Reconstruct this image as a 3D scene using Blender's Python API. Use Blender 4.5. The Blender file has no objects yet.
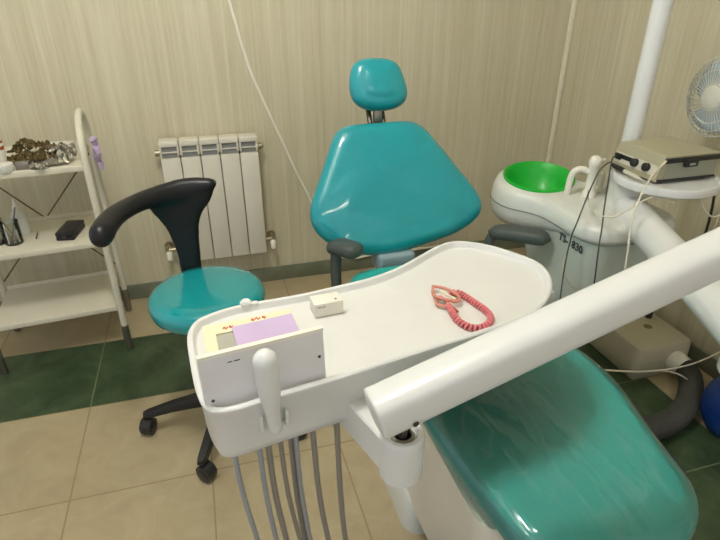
import bpy, bmesh, math, random
from mathutils import Vector, Matrix, noise
V = Vector
PI = math.pi
sc = bpy.context.scene
COL = sc.collection
random.seed(7)

# ------------------------------------------------------------------ camera
CAM_H, FOC, PITCH, YAW = 1.33, 541.0, math.radians(27.7), math.radians(16.1)
cam_data = bpy.data.cameras.new('camera')
cam = bpy.data.objects.new('camera', cam_data)
COL.objects.link(cam)
cam.location = (0, 0, CAM_H)
cam.rotation_euler = (PI/2 - PITCH, 0, -YAW)
cam_data.sensor_width = 36.0
cam_data.lens = 36.0*FOC/720.0
cam_data.clip_start = 0.02
sc.camera = cam

# ------------------------------------------------------------------ materials
def srgb(r, g, b):
    def c(v):
        v /= 255.0
        return v/12.92 if v <= 0.04045 else ((v+0.055)/1.055)**2.4
    return (c(r), c(g), c(b), 1.0)

def mat(name, col, rough=0.5, metal=0.0, coat=0.0, spec=0.5, var=0.04, vscale=9.0, bump=0.0, bscale=60.0, trans=0.0, emit=None):
    m = bpy.data.materials.new(name)
    m.use_nodes = True
    nt = m.node_tree
    b = nt.nodes['Principled BSDF']
    b.inputs['Roughness'].default_value = rough
    b.inputs['Metallic'].default_value = metal
    b.inputs['Coat Weight'].default_value = coat
    b.inputs['Coat Roughness'].default_value = 0.06
    b.inputs['Specular IOR Level'].default_value = spec
    b.inputs['Transmission Weight'].default_value = trans
    tc = nt.nodes.new('ShaderNodeTexCoord')
    nz = nt.nodes.new('ShaderNodeTexNoise')
    nz.inputs['Scale'].default_value = vscale
    nz.inputs['Detail'].default_value = 4
    nt.links.new(tc.outputs['Object'], nz.inputs['Vector'])
    rp = nt.nodes.new('ShaderNodeValToRGB')
    c = V(col[:3])
    rp.color_ramp.elements[0].position = 0.3
    rp.color_ramp.elements[1].position = 0.7
    rp.color_ramp.elements[0].color = (*(c*(1-var)), 1)
    rp.color_ramp.elements[1].color = (*[min(1, x) for x in c*(1+var)], 1)
    nt.links.new(nz.outputs['Fac'], rp.inputs['Fac'])
    nt.links.new(rp.outputs['Color'], b.inputs['Base Color'])
    if bump:
        n2 = nt.nodes.new('ShaderNodeTexNoise')
        n2.inputs['Scale'].default_value = bscale
        n2.inputs['Detail'].default_value = 3
        nt.links.new(tc.outputs['Object'], n2.inputs['Vector'])
        bp = nt.nodes.new('ShaderNodeBump')
        bp.inputs['Strength'].default_value = bump
        bp.inputs['Distance'].default_value = 0.004
        nt.links.new(n2.outputs['Fac'], bp.inputs['Height'])
        nt.links.new(bp.outputs['Normal'], b.inputs['Normal'])
    if emit:
        b.inputs['Emission Color'].default_value = emit[0]
        b.inputs['Emission Strength'].default_value = emit[1]
    return m

M = {}
M['teal'] = mat('teal_vinyl', srgb(0, 150, 160), rough=0.34, coat=0.8, var=0.03, vscale=5, bump=0.006, bscale=25)
M['teal_leg'] = mat('teal_leg_vinyl', srgb(46, 172, 162), rough=0.42, coat=0.2, var=0.05, vscale=5, bump=0.03, bscale=25)
M['teal_stool'] = mat('teal_stool_vinyl', srgb(16, 150, 156), rough=0.24, coat=0.6, var=0.03, vscale=5)
M['white'] = mat('white_enamel', srgb(222, 223, 222), rough=0.32, coat=0.3, var=0.012)
M['cream'] = mat('cream_plastic', srgb(232, 228, 216), rough=0.4, coat=0.1, var=0.012)
M['tray'] = mat('tray_plastic', srgb(219, 219, 215), rough=0.42, var=0.015, vscale=14)
M['unit'] = mat('unit_grey_white', srgb(212, 214, 207), rough=0.34, coat=0.3, var=0.015)
M['unit_low'] = mat('unit_grey_green', srgb(186, 196, 188), rough=0.4, coat=0.1, var=0.02)
M['armrest'] = mat('armrest_grey_rubber', srgb(72, 80, 76), rough=0.5, var=0.05)
M['black'] = mat('black_plastic', srgb(26, 27, 29), rough=0.38, coat=0.1, var=0.06)
M['black_pad'] = mat('black_leatherette', srgb(24, 25, 29), rough=0.36, spec=0.4, var=0.06, bump=0.03, bscale=200)
M['darkmetal'] = mat('dark_metal', srgb(78, 76, 72), rough=0.35, metal=0.8)
M['chrome'] = mat('chrome', srgb(200, 200, 198), rough=0.2, metal=1.0)
M['steel'] = mat('brushed_steel', srgb(150, 146, 136), rough=0.35, metal=0.85)
M['green'] = mat('green_bowl_plastic', srgb(6, 176, 48), rough=0.42, coat=0.1, var=0.03)
M['rad'] = mat('radiator_enamel', srgb(222, 217, 202), rough=0.35, coat=0.2, var=0.012)
M['grille'] = mat('radiator_grille_grey', srgb(132, 134, 132), rough=0.6)
M['trolley'] = mat('trolley_white_paint', srgb(214, 210, 192), rough=0.4, var=0.02)
M['shelf'] = mat('shelf_white_laminate', srgb(214, 209, 190), rough=0.45, var=0.02)
M['brace'] = mat('brass_brown_rod', srgb(110, 96, 60), rough=0.4, metal=0.4)
M['hose'] = mat('grey_hose', srgb(158, 161, 166), rough=0.45, var=0.04)
M['hose_b'] = mat('grey_brown_hose', srgb(146, 140, 132), rough=0.45, var=0.04)
M['lilac'] = mat('lilac_paper', srgb(200, 178, 214), rough=0.8, var=0.03)
M['frame'] = mat('cream_card', srgb(236, 225, 192), rough=0.65, var=0.02)
M['greyglass'] = mat('grey_window', srgb(176, 176, 164), rough=0.2, var=0.03)
M['viewer'] = mat('viewer_grey_face', srgb(222, 220, 222), rough=0.38, coat=0.15, var=0.01)
M['red'] = mat('red_print', srgb(206, 96, 70), rough=0.7)
M['ink'] = mat('dark_print', srgb(52, 58, 56), rough=0.7)
M['pink'] = mat('pink_coil', srgb(220, 126, 130), rough=0.4, var=0.06)
M['salmon'] = mat('salmon_clip', srgb(206, 132, 114), rough=0.4, var=0.06)
M['redmetal'] = mat('red_clip_tip', srgb(160, 48, 44), rough=0.4, var=0.05)
M['beige'] = mat('scaler_beige', srgb(170, 165, 138), rough=0.5, var=0.02)
M['beige_side'] = mat('scaler_grey_side', srgb(150, 152, 138), rough=0.5, var=0.02)
M['panel'] = mat('scaler_panel', srgb(205, 202, 186), rough=0.5, var=0.02)
M['cable'] = mat('cable_white', srgb(240, 236, 222), rough=.5)
M['cord_w'] = mat('white_cord', srgb(216, 210, 192), rough=0.55)
M['cord_d'] = mat('dark_cord', srgb(74, 76, 72), rough=0.55)
M['fan'] = mat('fan_white', srgb(216, 216, 206), rough=0.45)
M['blade'] = mat('fan_blue', srgb(178, 198, 212), rough=0.35, var=0.03)
M['boxgrey'] = mat('floor_box_ivory', srgb(188, 182, 158), rough=0.5, var=0.02)
M['corr'] = mat('corrugated_grey', srgb(70, 70, 64), rough=0.6)
M['blue'] = mat('blue_plastic', srgb(18, 58, 132), rough=0.4, var=0.05)
M['foil_b'] = mat('brown_foil', srgb(92, 78, 44), rough=0.4, metal=0.4, var=0.25, vscale=40)
M['foil_s'] = mat('silver_foil', srgb(160, 156, 142), rough=0.3, metal=0.7, var=0.2, vscale=40)
M['bottle'] = mat('bottle_white', srgb(226, 222, 212), rough=0.4)
M['translucent'] = mat('clear_white_plastic', srgb(222, 224, 216), rough=0.35, trans=0.12)
M['glass'] = mat('jar_glass', srgb(236, 242, 236), rough=0.05, trans=1.0, var=0.0)
M['glass'].node_tree.nodes['Principled BSDF'].inputs['IOR'].default_value = 1.18
M['skirt'] = mat('green_grey_skirting', srgb(116, 121, 102), rough=0.35, var=0.12, vscale=14)
M['trim'] = mat('cream_trim', srgb(236, 230, 208), rough=0.5)
M['ceil'] = mat('ceiling_white', srgb(225, 220, 205), rough=0.9)
M['plainwall'] = mat('far_wall_paint', srgb(186, 176, 148), rough=0.9)
M['tool'] = mat('tool_steel', srgb(140, 138, 130), rough=0.3, metal=0.9)
M['brass'] = mat('valve_nickel', srgb(178, 168, 140), rough=0.3, metal=0.8)

def wallpaper(name, c0, c1, axis):
    m = bpy.data.materials.new(name); m.use_nodes = True
    nt = m.node_tree; b = nt.nodes['Principled BSDF']
    b.inputs['Roughness'].default_value = 0.62
    b.inputs['Specular IOR Level'].default_value = 0.25
    tc = nt.nodes.new('ShaderNodeTexCoord')
    outs = []
    for sx, sz, det in ((75, 1.4, 5), (17, 0.5, 3), (260, 9, 2)):
        mp = nt.nodes.new('ShaderNodeMapping')
        mp.inputs['Scale'].default_value = (sx, sx, sz)
        nt.links.new(tc.outputs['Object'], mp.inputs['Vector'])
        nz = nt.nodes.new('ShaderNodeTexNoise')
        nz.inputs['Scale'].default_value = 1.0
        nz.inputs['Detail'].default_value = det
        nz.inputs['Roughness'].default_value = 0.6
        nt.links.new(mp.outputs['Vector'], nz.inputs['Vector'])
        outs.append(nz.outputs['Fac'])
    a1 = nt.nodes.new('ShaderNodeMix'); a1.data_type = 'FLOAT'
    a1.inputs['Factor'].default_value = 0.42
    nt.links.new(outs[0], a1.inputs['A']); nt.links.new(outs[1], a1.inputs['B'])
    a2 = nt.nodes.new('ShaderNodeMix'); a2.data_type = 'FLOAT'
    a2.inputs['Factor'].default_value = 0.22
    nt.links.new(a1.outputs['Result'], a2.inputs['A']); nt.links.new(outs[2], a2.inputs['B'])
    rp = nt.nodes.new('ShaderNodeValToRGB')
    rp.color_ramp.elements[0].position = 0.36; rp.color_ramp.elements[0].color = c0
    rp.color_ramp.elements[1].position = 0.64; rp.color_ramp.elements[1].color = c1
    nt.links.new(a2.outputs['Result'], rp.inputs['Fac'])
    nt.links.new(rp.outputs['Color'], b.inputs['Base Color'])
    bp = nt.nodes.new('ShaderNodeBump'); bp.inputs['Strength'].default_value = 0.08
    bp.inputs['Distance'].default_value = 0.003
    nt.links.new(a2.outputs['Result'], bp.inputs['Height'])
    nt.links.new(bp.outputs['Normal'], b.inputs['Normal'])
    return m
M['paper'] = wallpaper('striated_wallpaper', srgb(190, 182, 152), srgb(214, 208, 184), 'x')

TX0, TY0, TS, TSY = -0.108, 1.69, 0.405, .413       # tile seam origin and pitch
def floor_mat():
    m = bpy.data.materials.new('floor_tiles'); m.use_nodes = True
    nt = m.node_tree; N = nt.nodes; L = nt.links
    b = N['Principled BSDF']
    tc = N.new('ShaderNodeTexCoord'); sp = N.new('ShaderNodeSeparateXYZ')
    L.new(tc.outputs['Object'], sp.inputs['Vector'])
    def mth(op, a, c=None):
        n = N.new('ShaderNodeMath'); n.operation = op
        for i, v in enumerate((a, c)):
            if v is None: continue
            if isinstance(v, (int, float)): n.inputs[i].default_value = v
            else: L.new(v, n.inputs[i])
        return n.outputs[0]
    x, y = sp.outputs['X'], sp.outputs['Y']
    u = mth('DIVIDE', mth('SUBTRACT', x, TX0), TS)
    v = mth('DIVIDE', mth('SUBTRACT', y, TY0), TSY)
    iu, iv = mth('FLOOR', u), mth('FLOOR', v)
    fu, fv = mth('SUBTRACT', u, iu), mth('SUBTRACT', v, iv)
    du = mth('MINIMUM', fu, mth('SUBTRACT', 1.0, fu)); dv = mth('MINIMUM', fv, mth('SUBTRACT', 1.0, fv))
    grout = mth('LESS_THAN', mth('MINIMUM', du, dv), 0.0055)
    eq = lambda a, k: mth('COMPARE', mth('SUBTRACT', a, k), 0.0)
    def is_(a, k):
        n = N.new('ShaderNodeMath'); n.operation = 'COMPARE'
        L.new(a, n.inputs[0]); n.inputs[1].default_value = k; n.inputs[2].default_value = 0.1
        return n.outputs[0]
    # green border: the row iv=0 left of the ring's corner, the column iu=3, the row iv=-3 right of iu=1
    row1 = mth('MULTIPLY', is_(iv, 0), mth('LESS_THAN', iu, 3.5))
    col1 = mth('MULTIPLY', is_(iu, 3), mth('MULTIPLY', mth('LESS_THAN', iv, 0.5), mth('GREATER_THAN', iv, -3.5)))
    row2 = mth('MULTIPLY', is_(iv, -3), mth('MULTIPLY', mth('GREATER_THAN', iu, 0.5), mth('LESS_THAN', iu, 3.5)))
    green = mth('MAXIMUM', mth('MAXIMUM', row1, col1), row2)
    nz = N.new('ShaderNodeTexNoise'); nz.inputs['Scale'].default_value = 7; nz.inputs['Detail'].default_value = 6
    nz.inputs['Roughness'].default_value = 0.65; nz.inputs['Distortion'].default_value = 1.2
    L.new(tc.outputs['Object'], nz.inputs['Vector'])
    def ramp(c0, c1):
        r = N.new('ShaderNodeValToRGB'); r.color_ramp.elements[0].position = 0.3; r.color_ramp.elements[1].position = 0.7
        r.color_ramp.elements[0].color = c0; r.color_ramp.elements[1].color = c1
        L.new(nz.outputs['Fac'], r.inputs['Fac']); return r.outputs['Color']
    beige = ramp(srgb(168, 153, 122), srgb(182, 168, 137))
    grn = ramp(srgb(44, 62, 42), srgb(76, 94, 66))
    def mix(f, a, c):
        n = N.new('ShaderNodeMix'); n.data_type = 'RGBA'
        L.new(f, n.inputs['Factor'])
        for s, vv in (('A', a), ('B', c)):
            i = [q for q in n.inputs if q.name == s and q.type == 'RGBA'][0]
            if isinstance(vv, tuple): i.default_value = vv
            else: L.new(vv, i)
        return [q for q in n.outputs if q.type == 'RGBA'][0]
    base = mix(green, beige, grn)
    g2 = mix(green, srgb(150, 130, 96), srgb(112, 118, 88))
    L.new(mix(grout, base, g2), b.inputs['Base Color'])
    b.inputs['Roughness'].default_value = 0.3
    b.inputs['Specular IOR Level'].default_value = 0.4
    bp = N.new('ShaderNodeBump'); bp.inputs['Strength'].default_value = 0.25; bp.inputs['Distance'].default_value = 0.002
    L.new(mth('SUBTRACT', 1.0, grout), bp.inputs['Height']); L.new(bp.outputs['Normal'], b.inputs['Normal'])
    return m
M['floor'] = floor_mat()

def film_mat():
    m = bpy.data.materials.new('clear_film'); m.use_nodes = True
    nt = m.node_tree; N = nt.nodes; L = nt.links
    out = N['Material Output']; N.remove(N['Principled BSDF'])
    tr = N.new('ShaderNodeBsdfTransparent'); tr.inputs['Color'].default_value = (0.97, 0.98, 0.98, 1)
    gl = N.new('ShaderNodeBsdfGlossy'); gl.inputs['Roughness'].default_value = 0.12
    gl.inputs['Color'].default_value = (1, 1, 1, 1)
    fr = N.new('ShaderNodeFresnel'); fr.inputs['IOR'].default_value = 1.5
    tc = N.new('ShaderNodeTexCoord')
    mp = N.new('ShaderNodeMapping'); mp.inputs['Scale'].default_value = (16, 4.5, 1); mp.inputs['Rotation'].default_value = (0, 0, 0.25)
    L.new(tc.outputs['Object'], mp.inputs['Vector'])
    nz = N.new('ShaderNodeTexNoise'); nz.inputs['Scale'].default_value = 1.0; nz.inputs['Detail'].default_value = 2.5
    nz.inputs['Distortion'].default_value = 0.8
    L.new(mp.outputs['Vector'], nz.inputs['Vector'])
    bp = N.new('ShaderNodeBump'); bp.inputs['Strength'].default_value = 0.6; bp.inputs['Distance'].default_value = 0.008
    L.new(nz.outputs['Fac'], bp.inputs['Height'])
    L.new(bp.outputs['Normal'], gl.inputs['Normal']); L.new(bp.outputs['Normal'], fr.inputs['Normal'])
    mx = N.new('ShaderNodeMixShader')
    L.new(fr.outputs['Fac'], mx.inputs['Fac']); L.new(tr.outputs[0], mx.inputs[1]); L.new(gl.outputs[0], mx.inputs[2])
    # creases scatter light: thin whitish lines where a stretched noise crosses its middle value
    mp2 = N.new('ShaderNodeMapping'); mp2.inputs['Scale'].default_value = (9, 2.6, 1); mp2.inputs['Rotation'].default_value = (0, 0, -.12)
    L.new(tc.outputs['Object'], mp2.inputs['Vector'])
    n2 = N.new('ShaderNodeTexNoise'); n2.inputs['Scale'].default_value = 1.0; n2.inputs['Detail'].default_value = 3; n2.inputs['Distortion'].default_value = 1.1
    L.new(mp2.outputs['Vector'], n2.inputs['Vector'])
    r2 = N.new('ShaderNodeValToRGB'); e = r2.color_ramp.elements
    e[0].position = .455; e[0].color = (.03, .03, .03, 1); e[1].position = .5; e[1].color = (.075, .075, .075, 1)
    x = e.new(.52); x.color = (.03, .03, .03, 1)
    L.new(n2.outputs['Fac'], r2.inputs['Fac'])
    df = N.new('ShaderNodeBsdfDiffuse'); df.inputs['Color'].default_value = (.9, .95, .93, 1)
    m2 = N.new('ShaderNodeMixShader'); L.new(r2.outputs['Color'], m2.inputs['Fac']); L.new(mx.outputs[0], m2.inputs[1]); L.new(df.outputs[0], m2.inputs[2])
    L.new(m2.outputs[0], out.inputs['Surface'])
    return m
def thin_glass():
    m = bpy.data.materials.new('thin_clear_glass'); m.use_nodes = True
    nt = m.node_tree; N = nt.nodes; L = nt.links
    out = N['Material Output']; N.remove(N['Principled BSDF'])
    tr = N.new('ShaderNodeBsdfTransparent'); tr.inputs['Color'].default_value = (.93, .95, .93, 1)
    gl = N.new('ShaderNodeBsdfGlossy'); gl.inputs['Roughness'].default_value = .05
    lw = N.new('ShaderNodeLayerWeight'); lw.inputs['Blend'].default_value = .35
    nz = N.new('ShaderNodeTexNoise'); nz.inputs['Scale'].default_value = 30
    bp = N.new('ShaderNodeBump'); bp.inputs['Strength'].default_value = .05; L.new(nz.outputs['Fac'], bp.inputs['Height']); L.new(bp.outputs['Normal'], gl.inputs['Normal'])
    mx = N.new('ShaderNodeMixShader'); L.new(lw.outputs['Fresnel'], mx.inputs['Fac']); L.new(tr.outputs[0], mx.inputs[1]); L.new(gl.outputs[0], mx.inputs[2])
    L.new(mx.outputs[0], out.inputs['Surface'])
    return m
M['glass'] = thin_glass()
M['film'] = film_mat()

# ------------------------------------------------------------------ object helpers
def root_loc(o):
    p = V((0, 0, 0))
    while o is not None:
        p += o.location; o = o.parent
    return p

def obj(name, bm, m, parent=None, smooth=35, mods=()):
    """one mesh object; bm is in world coordinates"""
    me = bpy.data.meshes.new(name)
    off = root_loc(parent) if parent else None
    if off: bmesh.ops.translate(bm, verts=bm.verts, vec=-off)
    if parent is None:
        lo = V((min(v.co.x for v in bm.verts), min(v.co.y for v in bm.verts), min(v.co.z for v in bm.verts)))
        hi = V((max(v.co.x for v in bm.verts), max(v.co.y for v in bm.verts), max(v.co.z for v in bm.verts)))
        c = V(((lo.x+hi.x)/2, (lo.y+hi.y)/2, lo.z))
        bmesh.ops.translate(bm, verts=bm.verts, vec=-c)
    bmesh.ops.recalc_face_normals(bm, faces=bm.faces)
    bm.to_mesh(me); bm.free()
    if smooth:
        me.shade_smooth()
        me.set_sharp_from_angle(angle=math.radians(smooth))
    me.materials.append(m)
    o = bpy.data.objects.new(name, me)
    COL.objects.link(o)
    if parent: o.parent = parent
    else: o.location = c
    for kind, kw in mods:
        md = o.modifiers.new(kind.lower(), kind)
        for k, v in kw.items(): setattr(md, k, v)
    return o

def thing(name, label, cat, loc, group=None):
    o = bpy.data.objects.new(name, None)
    COL.objects.link(o)
    o.location = loc; o.empty_display_size = 0.05
    o['label'] = label; o['category'] = cat
    if group: o['group'] = group
    return o

def tag(o, label, cat, group=None, kind=None):
    o['label'] = label; o['category'] = cat
    if group: o['group'] = group
    if kind: o['kind'] = kind
    return o

def struct(name, bm, m, smooth=35, absolute=False):
    o = obj(name, bm, m, smooth=smooth)
    if absolute:                      # keep mesh in world coordinates (tile pattern reads them)
        o.data.transform(Matrix.Translation(o.location)); o.location = (0, 0, 0)
    o['kind'] = 'structure'
    return o

# ---- mesh builders (all append to a bmesh)
def B(): return bmesh.new()

def box(bm, lo, hi, bev=0.0, seg=2, mtx=None):
    lo, hi = V(lo), V(hi)
    c = (lo+hi)/2; s = hi-lo
    t = bmesh.new()
    bmesh.ops.create_cube(t, size=1.0)
    bmesh.ops.scale(t, vec=s, verts=t.verts)
    if bev: bmesh.ops.bevel(t, geom=list(t.edges), offset=bev, segments=seg, profile=0.5, affect='EDGES')
    bmesh.ops.translate(t, vec=c, verts=t.verts)
    if mtx is not None: bmesh.ops.transform(t, matrix=mtx, verts=t.verts)
    merge(bm, t); return bm

def merge(bm, t):
    me = bpy.data.meshes.new('tmp'); t.to_mesh(me); t.free()
    bm.from_mesh(me); bpy.data.meshes.remove(me)

def spline(pts, n=8, closed=False):
    pts = [V(p) for p in pts]; out = []
    k = len(pts)
    rng = range(k) if closed else range(k-1)
    for i in rng:
        if closed: p0, p1, p2, p3 = pts[(i-1) % k], pts[i], pts[(i+1) % k], pts[(i+2) % k]
        else: p0, p1, p2, p3 = pts[max(i-1, 0)], pts[i], pts[i+1], pts[min(i+2, k-1)]
        for j in range(n):
            t = j/n
            out.append(0.5*((2*p1)+(p2-p0)*t+(2*p0-5*p1+4*p2-p3)*t*t+(3*p1-p0-3*p2+p3)*t**3))
    if not closed: out.append(pts[-1])
    return out

def resample(poly, n):
    P = poly+[poly[0]]; d = [0]
    for a, b in zip(P, P[1:]): d.append(d[-1]+(b-a).length)
    out = []; j = 0
    for i in range(n):
        s = d[-1]*i/n
        while d[j+1] < s: j += 1
        f = (s-d[j])/max(1e-9, d[j+1]-d[j])
        out.append(P[j].lerp(P[j+1], f))
    return out

def frames(path):
    T = []
    for i in range(len(path)):
        a = path[max(i-1, 0)]; b = path[min(i+1, len(path)-1)]
        T.append((b-a).normalized())
    n = T[0].orthogonal().normalized(); Ns = [n]
    for i in range(1, len(T)):
        n = (n - T[i]*n.dot(T[i])).normalized(); Ns.append(n)
    return T, Ns

def tube(bm, path, r, seg=10, caps=True, rnd=False):
    """round tube; r is a number or a list per point"""
    path = [V(p) for p in path]
    R = r if isinstance(r, (list, tuple)) else [r]*len(path)
    if rnd:  # domed ends
        t0 = (path[0]-path[1]).normalized(); t1 = (path[-1]-path[-2]).normalized()
        pre, prr, post, por = [], [], [], []
        for a in (80, 55, 28):
            a = math.radians(a)
            pre.append(path[0]+t0*R[0]*math.sin(a)); prr.append(R[0]*math.cos(a))
            post.insert(0, path[-1]+t1*R[-1]*math.sin(a)); por.insert(0, R[-1]*math.cos(a))
        path = pre+path+post; R = prr+list(R)+por
    T, Ns = frames(path)
    rings = []
    for p, t, n, rr in zip(path, T, Ns, R):
        b = t.cross(n)
        rings.append([bm.verts.new(p+(n*math.cos(2*PI*k/seg)+b*math.sin(2*PI*k/seg))*rr) for k in range(seg)])
    for a, c in zip(rings, rings[1:]):
        for k in range(seg): bm.faces.new((a[k], a[(k+1) % seg], c[(k+1) % seg], c[k]))
    if caps:
        bm.faces.new(rings[0]); bm.faces.new(list(reversed(rings[-1])))
    return bm

def lathe(bm, prof, center=(0, 0, 0), axis=(0, 0, 1), seg=32, close=True):
    """prof: list of (radius, height along axis)"""
    c = V(center); ax = V(axis).normalized()
    u = ax.orthogonal().normalized() if abs(ax.z) < 0.999 else V((1, 0, 0)); w = ax.cross(u)
    rings = []
    for r, h in prof:
        if r < 1e-6: rings.append([bm.verts.new(c+ax*h)])
        else: rings.append([bm.verts.new(c+ax*h+(u*math.cos(2*PI*k/seg)+w*math.sin(2*PI*k/seg))*r) for k in range(seg)])
    for a, d in zip(rings, rings[1:]):
        for k in range(seg):
            k2 = (k+1) % seg
            if len(a) == 1 and len(d) > 1: bm.faces.new((a[0], d[k2], d[k]))
            elif len(d) == 1 and len(a) > 1: bm.faces.new((a[k], a[k2], d[0]))
            elif len(a) > 1: bm.faces.new((a[k], a[k2], d[k2], d[k]))
    if close:
        if len(rings[0]) > 1: bm.faces.new(list(reversed(rings[0])))
        if len(rings[-1]) > 1: bm.faces.new(rings[-1])
    return bm

def loft(bm, rings, cap0=True, cap1=True):
    VR = [[bm.verts.new(p) for p in r] for r in rings]
    n = len(VR[0])
    for a, c in zip(VR, VR[1:]):
        for k in range(n): bm.faces.new((a[k], a[(k+1) % n], c[(k+1) % n], c[k]))
    if cap0: bm.faces.new(list(reversed(VR[0])))
    if cap1: bm.faces.new(VR[-1])
    return VR

def inset(poly, d):
    """offset a counter-clockwise 2-D polygon inwards by d"""
    n = len(poly); out = []
    for i in range(n):
        t = (poly[(i+1) % n]-poly[i-1]).normalized()
        nrm = V((-t.y, t.x))
        out.append(poly[i]+nrm*d)
    return out

def ccw(poly):
    a = sum(poly[i-1].x*poly[i].y-poly[i].x*poly[i-1].y for i in range(len(poly)))
    return poly if a > 0 else list(reversed(poly))

def cushion(bm, poly, to3, thick, roll=0.03, dome=0.012, hollow=0.0, back_dome=0.0, n=96):
    """padded panel: poly in (u,v), to3(u,v,w) -> world, front face at +thick/2"""
    P = ccw(resample([V(p) for p in poly], n))
    for _ in range(10): P = [(P[i-1]+P[i]*2+P[(i+1) % n])/4 for i in range(n)]
    rings = []
    h = thick/2
    roll = min(roll, h*1.6)
    prof = []
    for a in range(0, 91, 15):        # back edge to rim, half the roll
        a = math.radians(a); prof.append((roll*(1-math.sin(a)), -h+ (h)*(1-math.cos(a))))
    fr = []
    for a in range(90, -1, -15):
        a = math.radians(a); fr.append((roll*(1-math.sin(a)), h*math.cos(a)))
    prof += fr[1:]
    base = inset(P, roll)
    cen = sum(base, V((0, 0)))/n
    back = []
    for s in (0.02, 0.3, 0.6, 0.85): back.append([(cen.lerp(p, s), -h-back_dome*(1-s*s)) for p in base])
    rings += back
    for d, w in prof: rings.append([(p, w) for p in inset(P, d)])
    for s in (0.93, 0.82, 0.68, 0.52, 0.36, 0.2, 0.02):
        g = 1-s
        rings.append([(cen.lerp(p, s), h+dome*math.sin(min(1, g*1.6)*PI/2)-hollow*g*g*(3-2*g)) for p in base])
    loft(bm, [[to3(p.x, p.y, w) for p, w in r] for r in rings])
    return bm

def rrect(cx, cy, hx, hy, r, n=6):
    out = []
    for sx, sy, a0 in ((1, 1, 0), (-1, 1, 90), (-1, -1, 180), (1, -1, 270)):
        for k in range(n+1):
            a = math.radians(a0+90*k/n)
            out.append(V((cx+sx*(hx-r)+r*math.cos(a), cy+sy*(hy-r)+r*math.sin(a))))
    return out

def lift(poly, z): return [V((p.x, p.y, z)) for p in poly]

def at_z(px, py, z):
    """point of the photograph's pixel on the horizontal plane z (used to measure the room once)"""
    fw = V((math.sin(YAW)*math.cos(PITCH), math.cos(YAW)*math.cos(PITCH), -math.sin(PITCH)))
    rt = V((math.cos(YAW), -math.sin(YAW), 0)); up = rt.cross(fw)
    r = fw+rt*(px-360)/FOC+up*(270-py)/FOC
    return V((0, 0, CAM_H))+r*((z-CAM_H)/r.z)
def at_y(px, py, Y):
    q = at_z(px, py, 0)-V((0, 0, CAM_H)); return V((0, 0, CAM_H))+q*(Y/q.y)
def on_plane(px, py, c, n):
    q = at_z(px, py, 0)-V((0, 0, CAM_H)); o = V((0, 0, CAM_H))
    return o+q*((c-o).dot(n)/q.dot(n))

# ================================================================== SETTING
XR, YB, XL, YF, ZC = 1.765, 2.455, -1.9, -1.6, 2.5
b = B(); box(b, (XL-.1, YF-.1, -.1), (XR+.1, YB+.1, 0)); struct('floor', b, M['floor'], absolute=True)
b = B(); box(b, (XL-.1, YF-.1, ZC), (XR+.1, YB+.1, ZC+.1)); struct('ceiling', b, M['ceil'])
b = B(); box(b, (XL-.1, YB, 0), (XR+.1, YB+.1, ZC)); struct('wall_back', b, M['paper'])
b = B(); box(b, (XR, YF-.1, 0), (XR+.1, YB, ZC)); struct('wall_right', b, M['paper'])
b = B(); box(b, (XR-.022, YB-.022, .075), (XR, YB, ZC), .006); struct('trim_1', b, M['trim'])
b = B(); box(b, (XL, YB-.012, 0), (XR, YB, .075), .003); struct('baseboard_back', b, M['skirt'])
b = B(); box(b, (XR-.012, YF, 0), (XR, YB-.012, .075), .003); struct('baseboard_right', b, M['skirt'])

LAMP_COL, LAMP_E, AMB_COL, AMB_E = (252, 251, 246), 53.0, (247, 249, 250), 0.50
# ceiling lamp: the light of the room
LX, LY, LZ = -0.12, 1.02, 2.27
lamp = thing('ceiling_lamp', 'round opal glass ceiling lamp hanging in the middle of the room', 'lamp', (LX, LY, ZC))
b = B(); lathe(b, [(0, ZC), (.06, ZC), (.06, ZC-.02), (.012, ZC-.03), (.012, LZ+.13), (.05, LZ+.12), (.05, LZ+.10), (0, LZ+.10)], (LX, LY, 0))
obj('lamp_holder', b, M['white'], lamp)
b = B(); lathe(b, [(.0, -.13)]+[(.13*math.sin(a), -.13*math.cos(a)) for a in [PI*k/16 for k in range(1, 16)]]+[(0, .13)], (LX, LY, LZ))
obj('globe', b, mat('lamp_glow', srgb(255, 250, 235), emit=(srgb(*LAMP_COL), LAMP_E)), lamp)
tl_ = thing('added_tube_lamp', 'added white tube lamp, unseen behind the viewer, for a highlight on the chair back', 'lamp', (.4, -1.25, ZC))  # unseen lamp added for a line highlight on the backrest and some fill
b = B(); box(b, (-.45, -1.30, ZC-.035), (1.25, -1.20, ZC), .006); obj('added_lamp_base', b, M['white'], tl_)
b = B(); tube(b, [(-.40, -1.25, ZC-.055), (.4, -1.25, ZC-.055), (1.20, -1.25, ZC-.055)], .013, 14); obj('tube', b, mat('added_tube_glow', srgb(255, 252, 244), emit=(srgb(255, 252, 244), 22.0)), tl_)
w = bpy.data.worlds.new('world'); sc.world = w; w.use_nodes = True
w.node_tree.nodes['Background'].inputs['Color'].default_value = srgb(*AMB_COL)
w.node_tree.nodes['Background'].inputs['Strength'].default_value = AMB_E

# wall cable
pts = [at_y(x, y, YB-.008) for x, y in ((220, -40), (229, 0), (235, 20), (241, 42), (250, 70), (262, 98), (274, 124), (286, 150), (298, 176), (312, 203), (325, 232))]
pts = [V((.02, YB-.008, 2.48)), V((.04, YB-.008, 2.1)), V((.10, YB-.008, 1.65))]+pts[1:]+[V((.60, YB-.008, .20)), V((.66, YB-.018, .082)), V((.80, YB-.018, .080)), V((1.30, YB-.018, .080))]
b = B(); tube(b, spline(pts, 6), .0062, 8)
tag(obj('wall_cable', b, M['cable']), 'thin white cable hanging slantwise down the back wall right of the radiator', 'cable')

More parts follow.
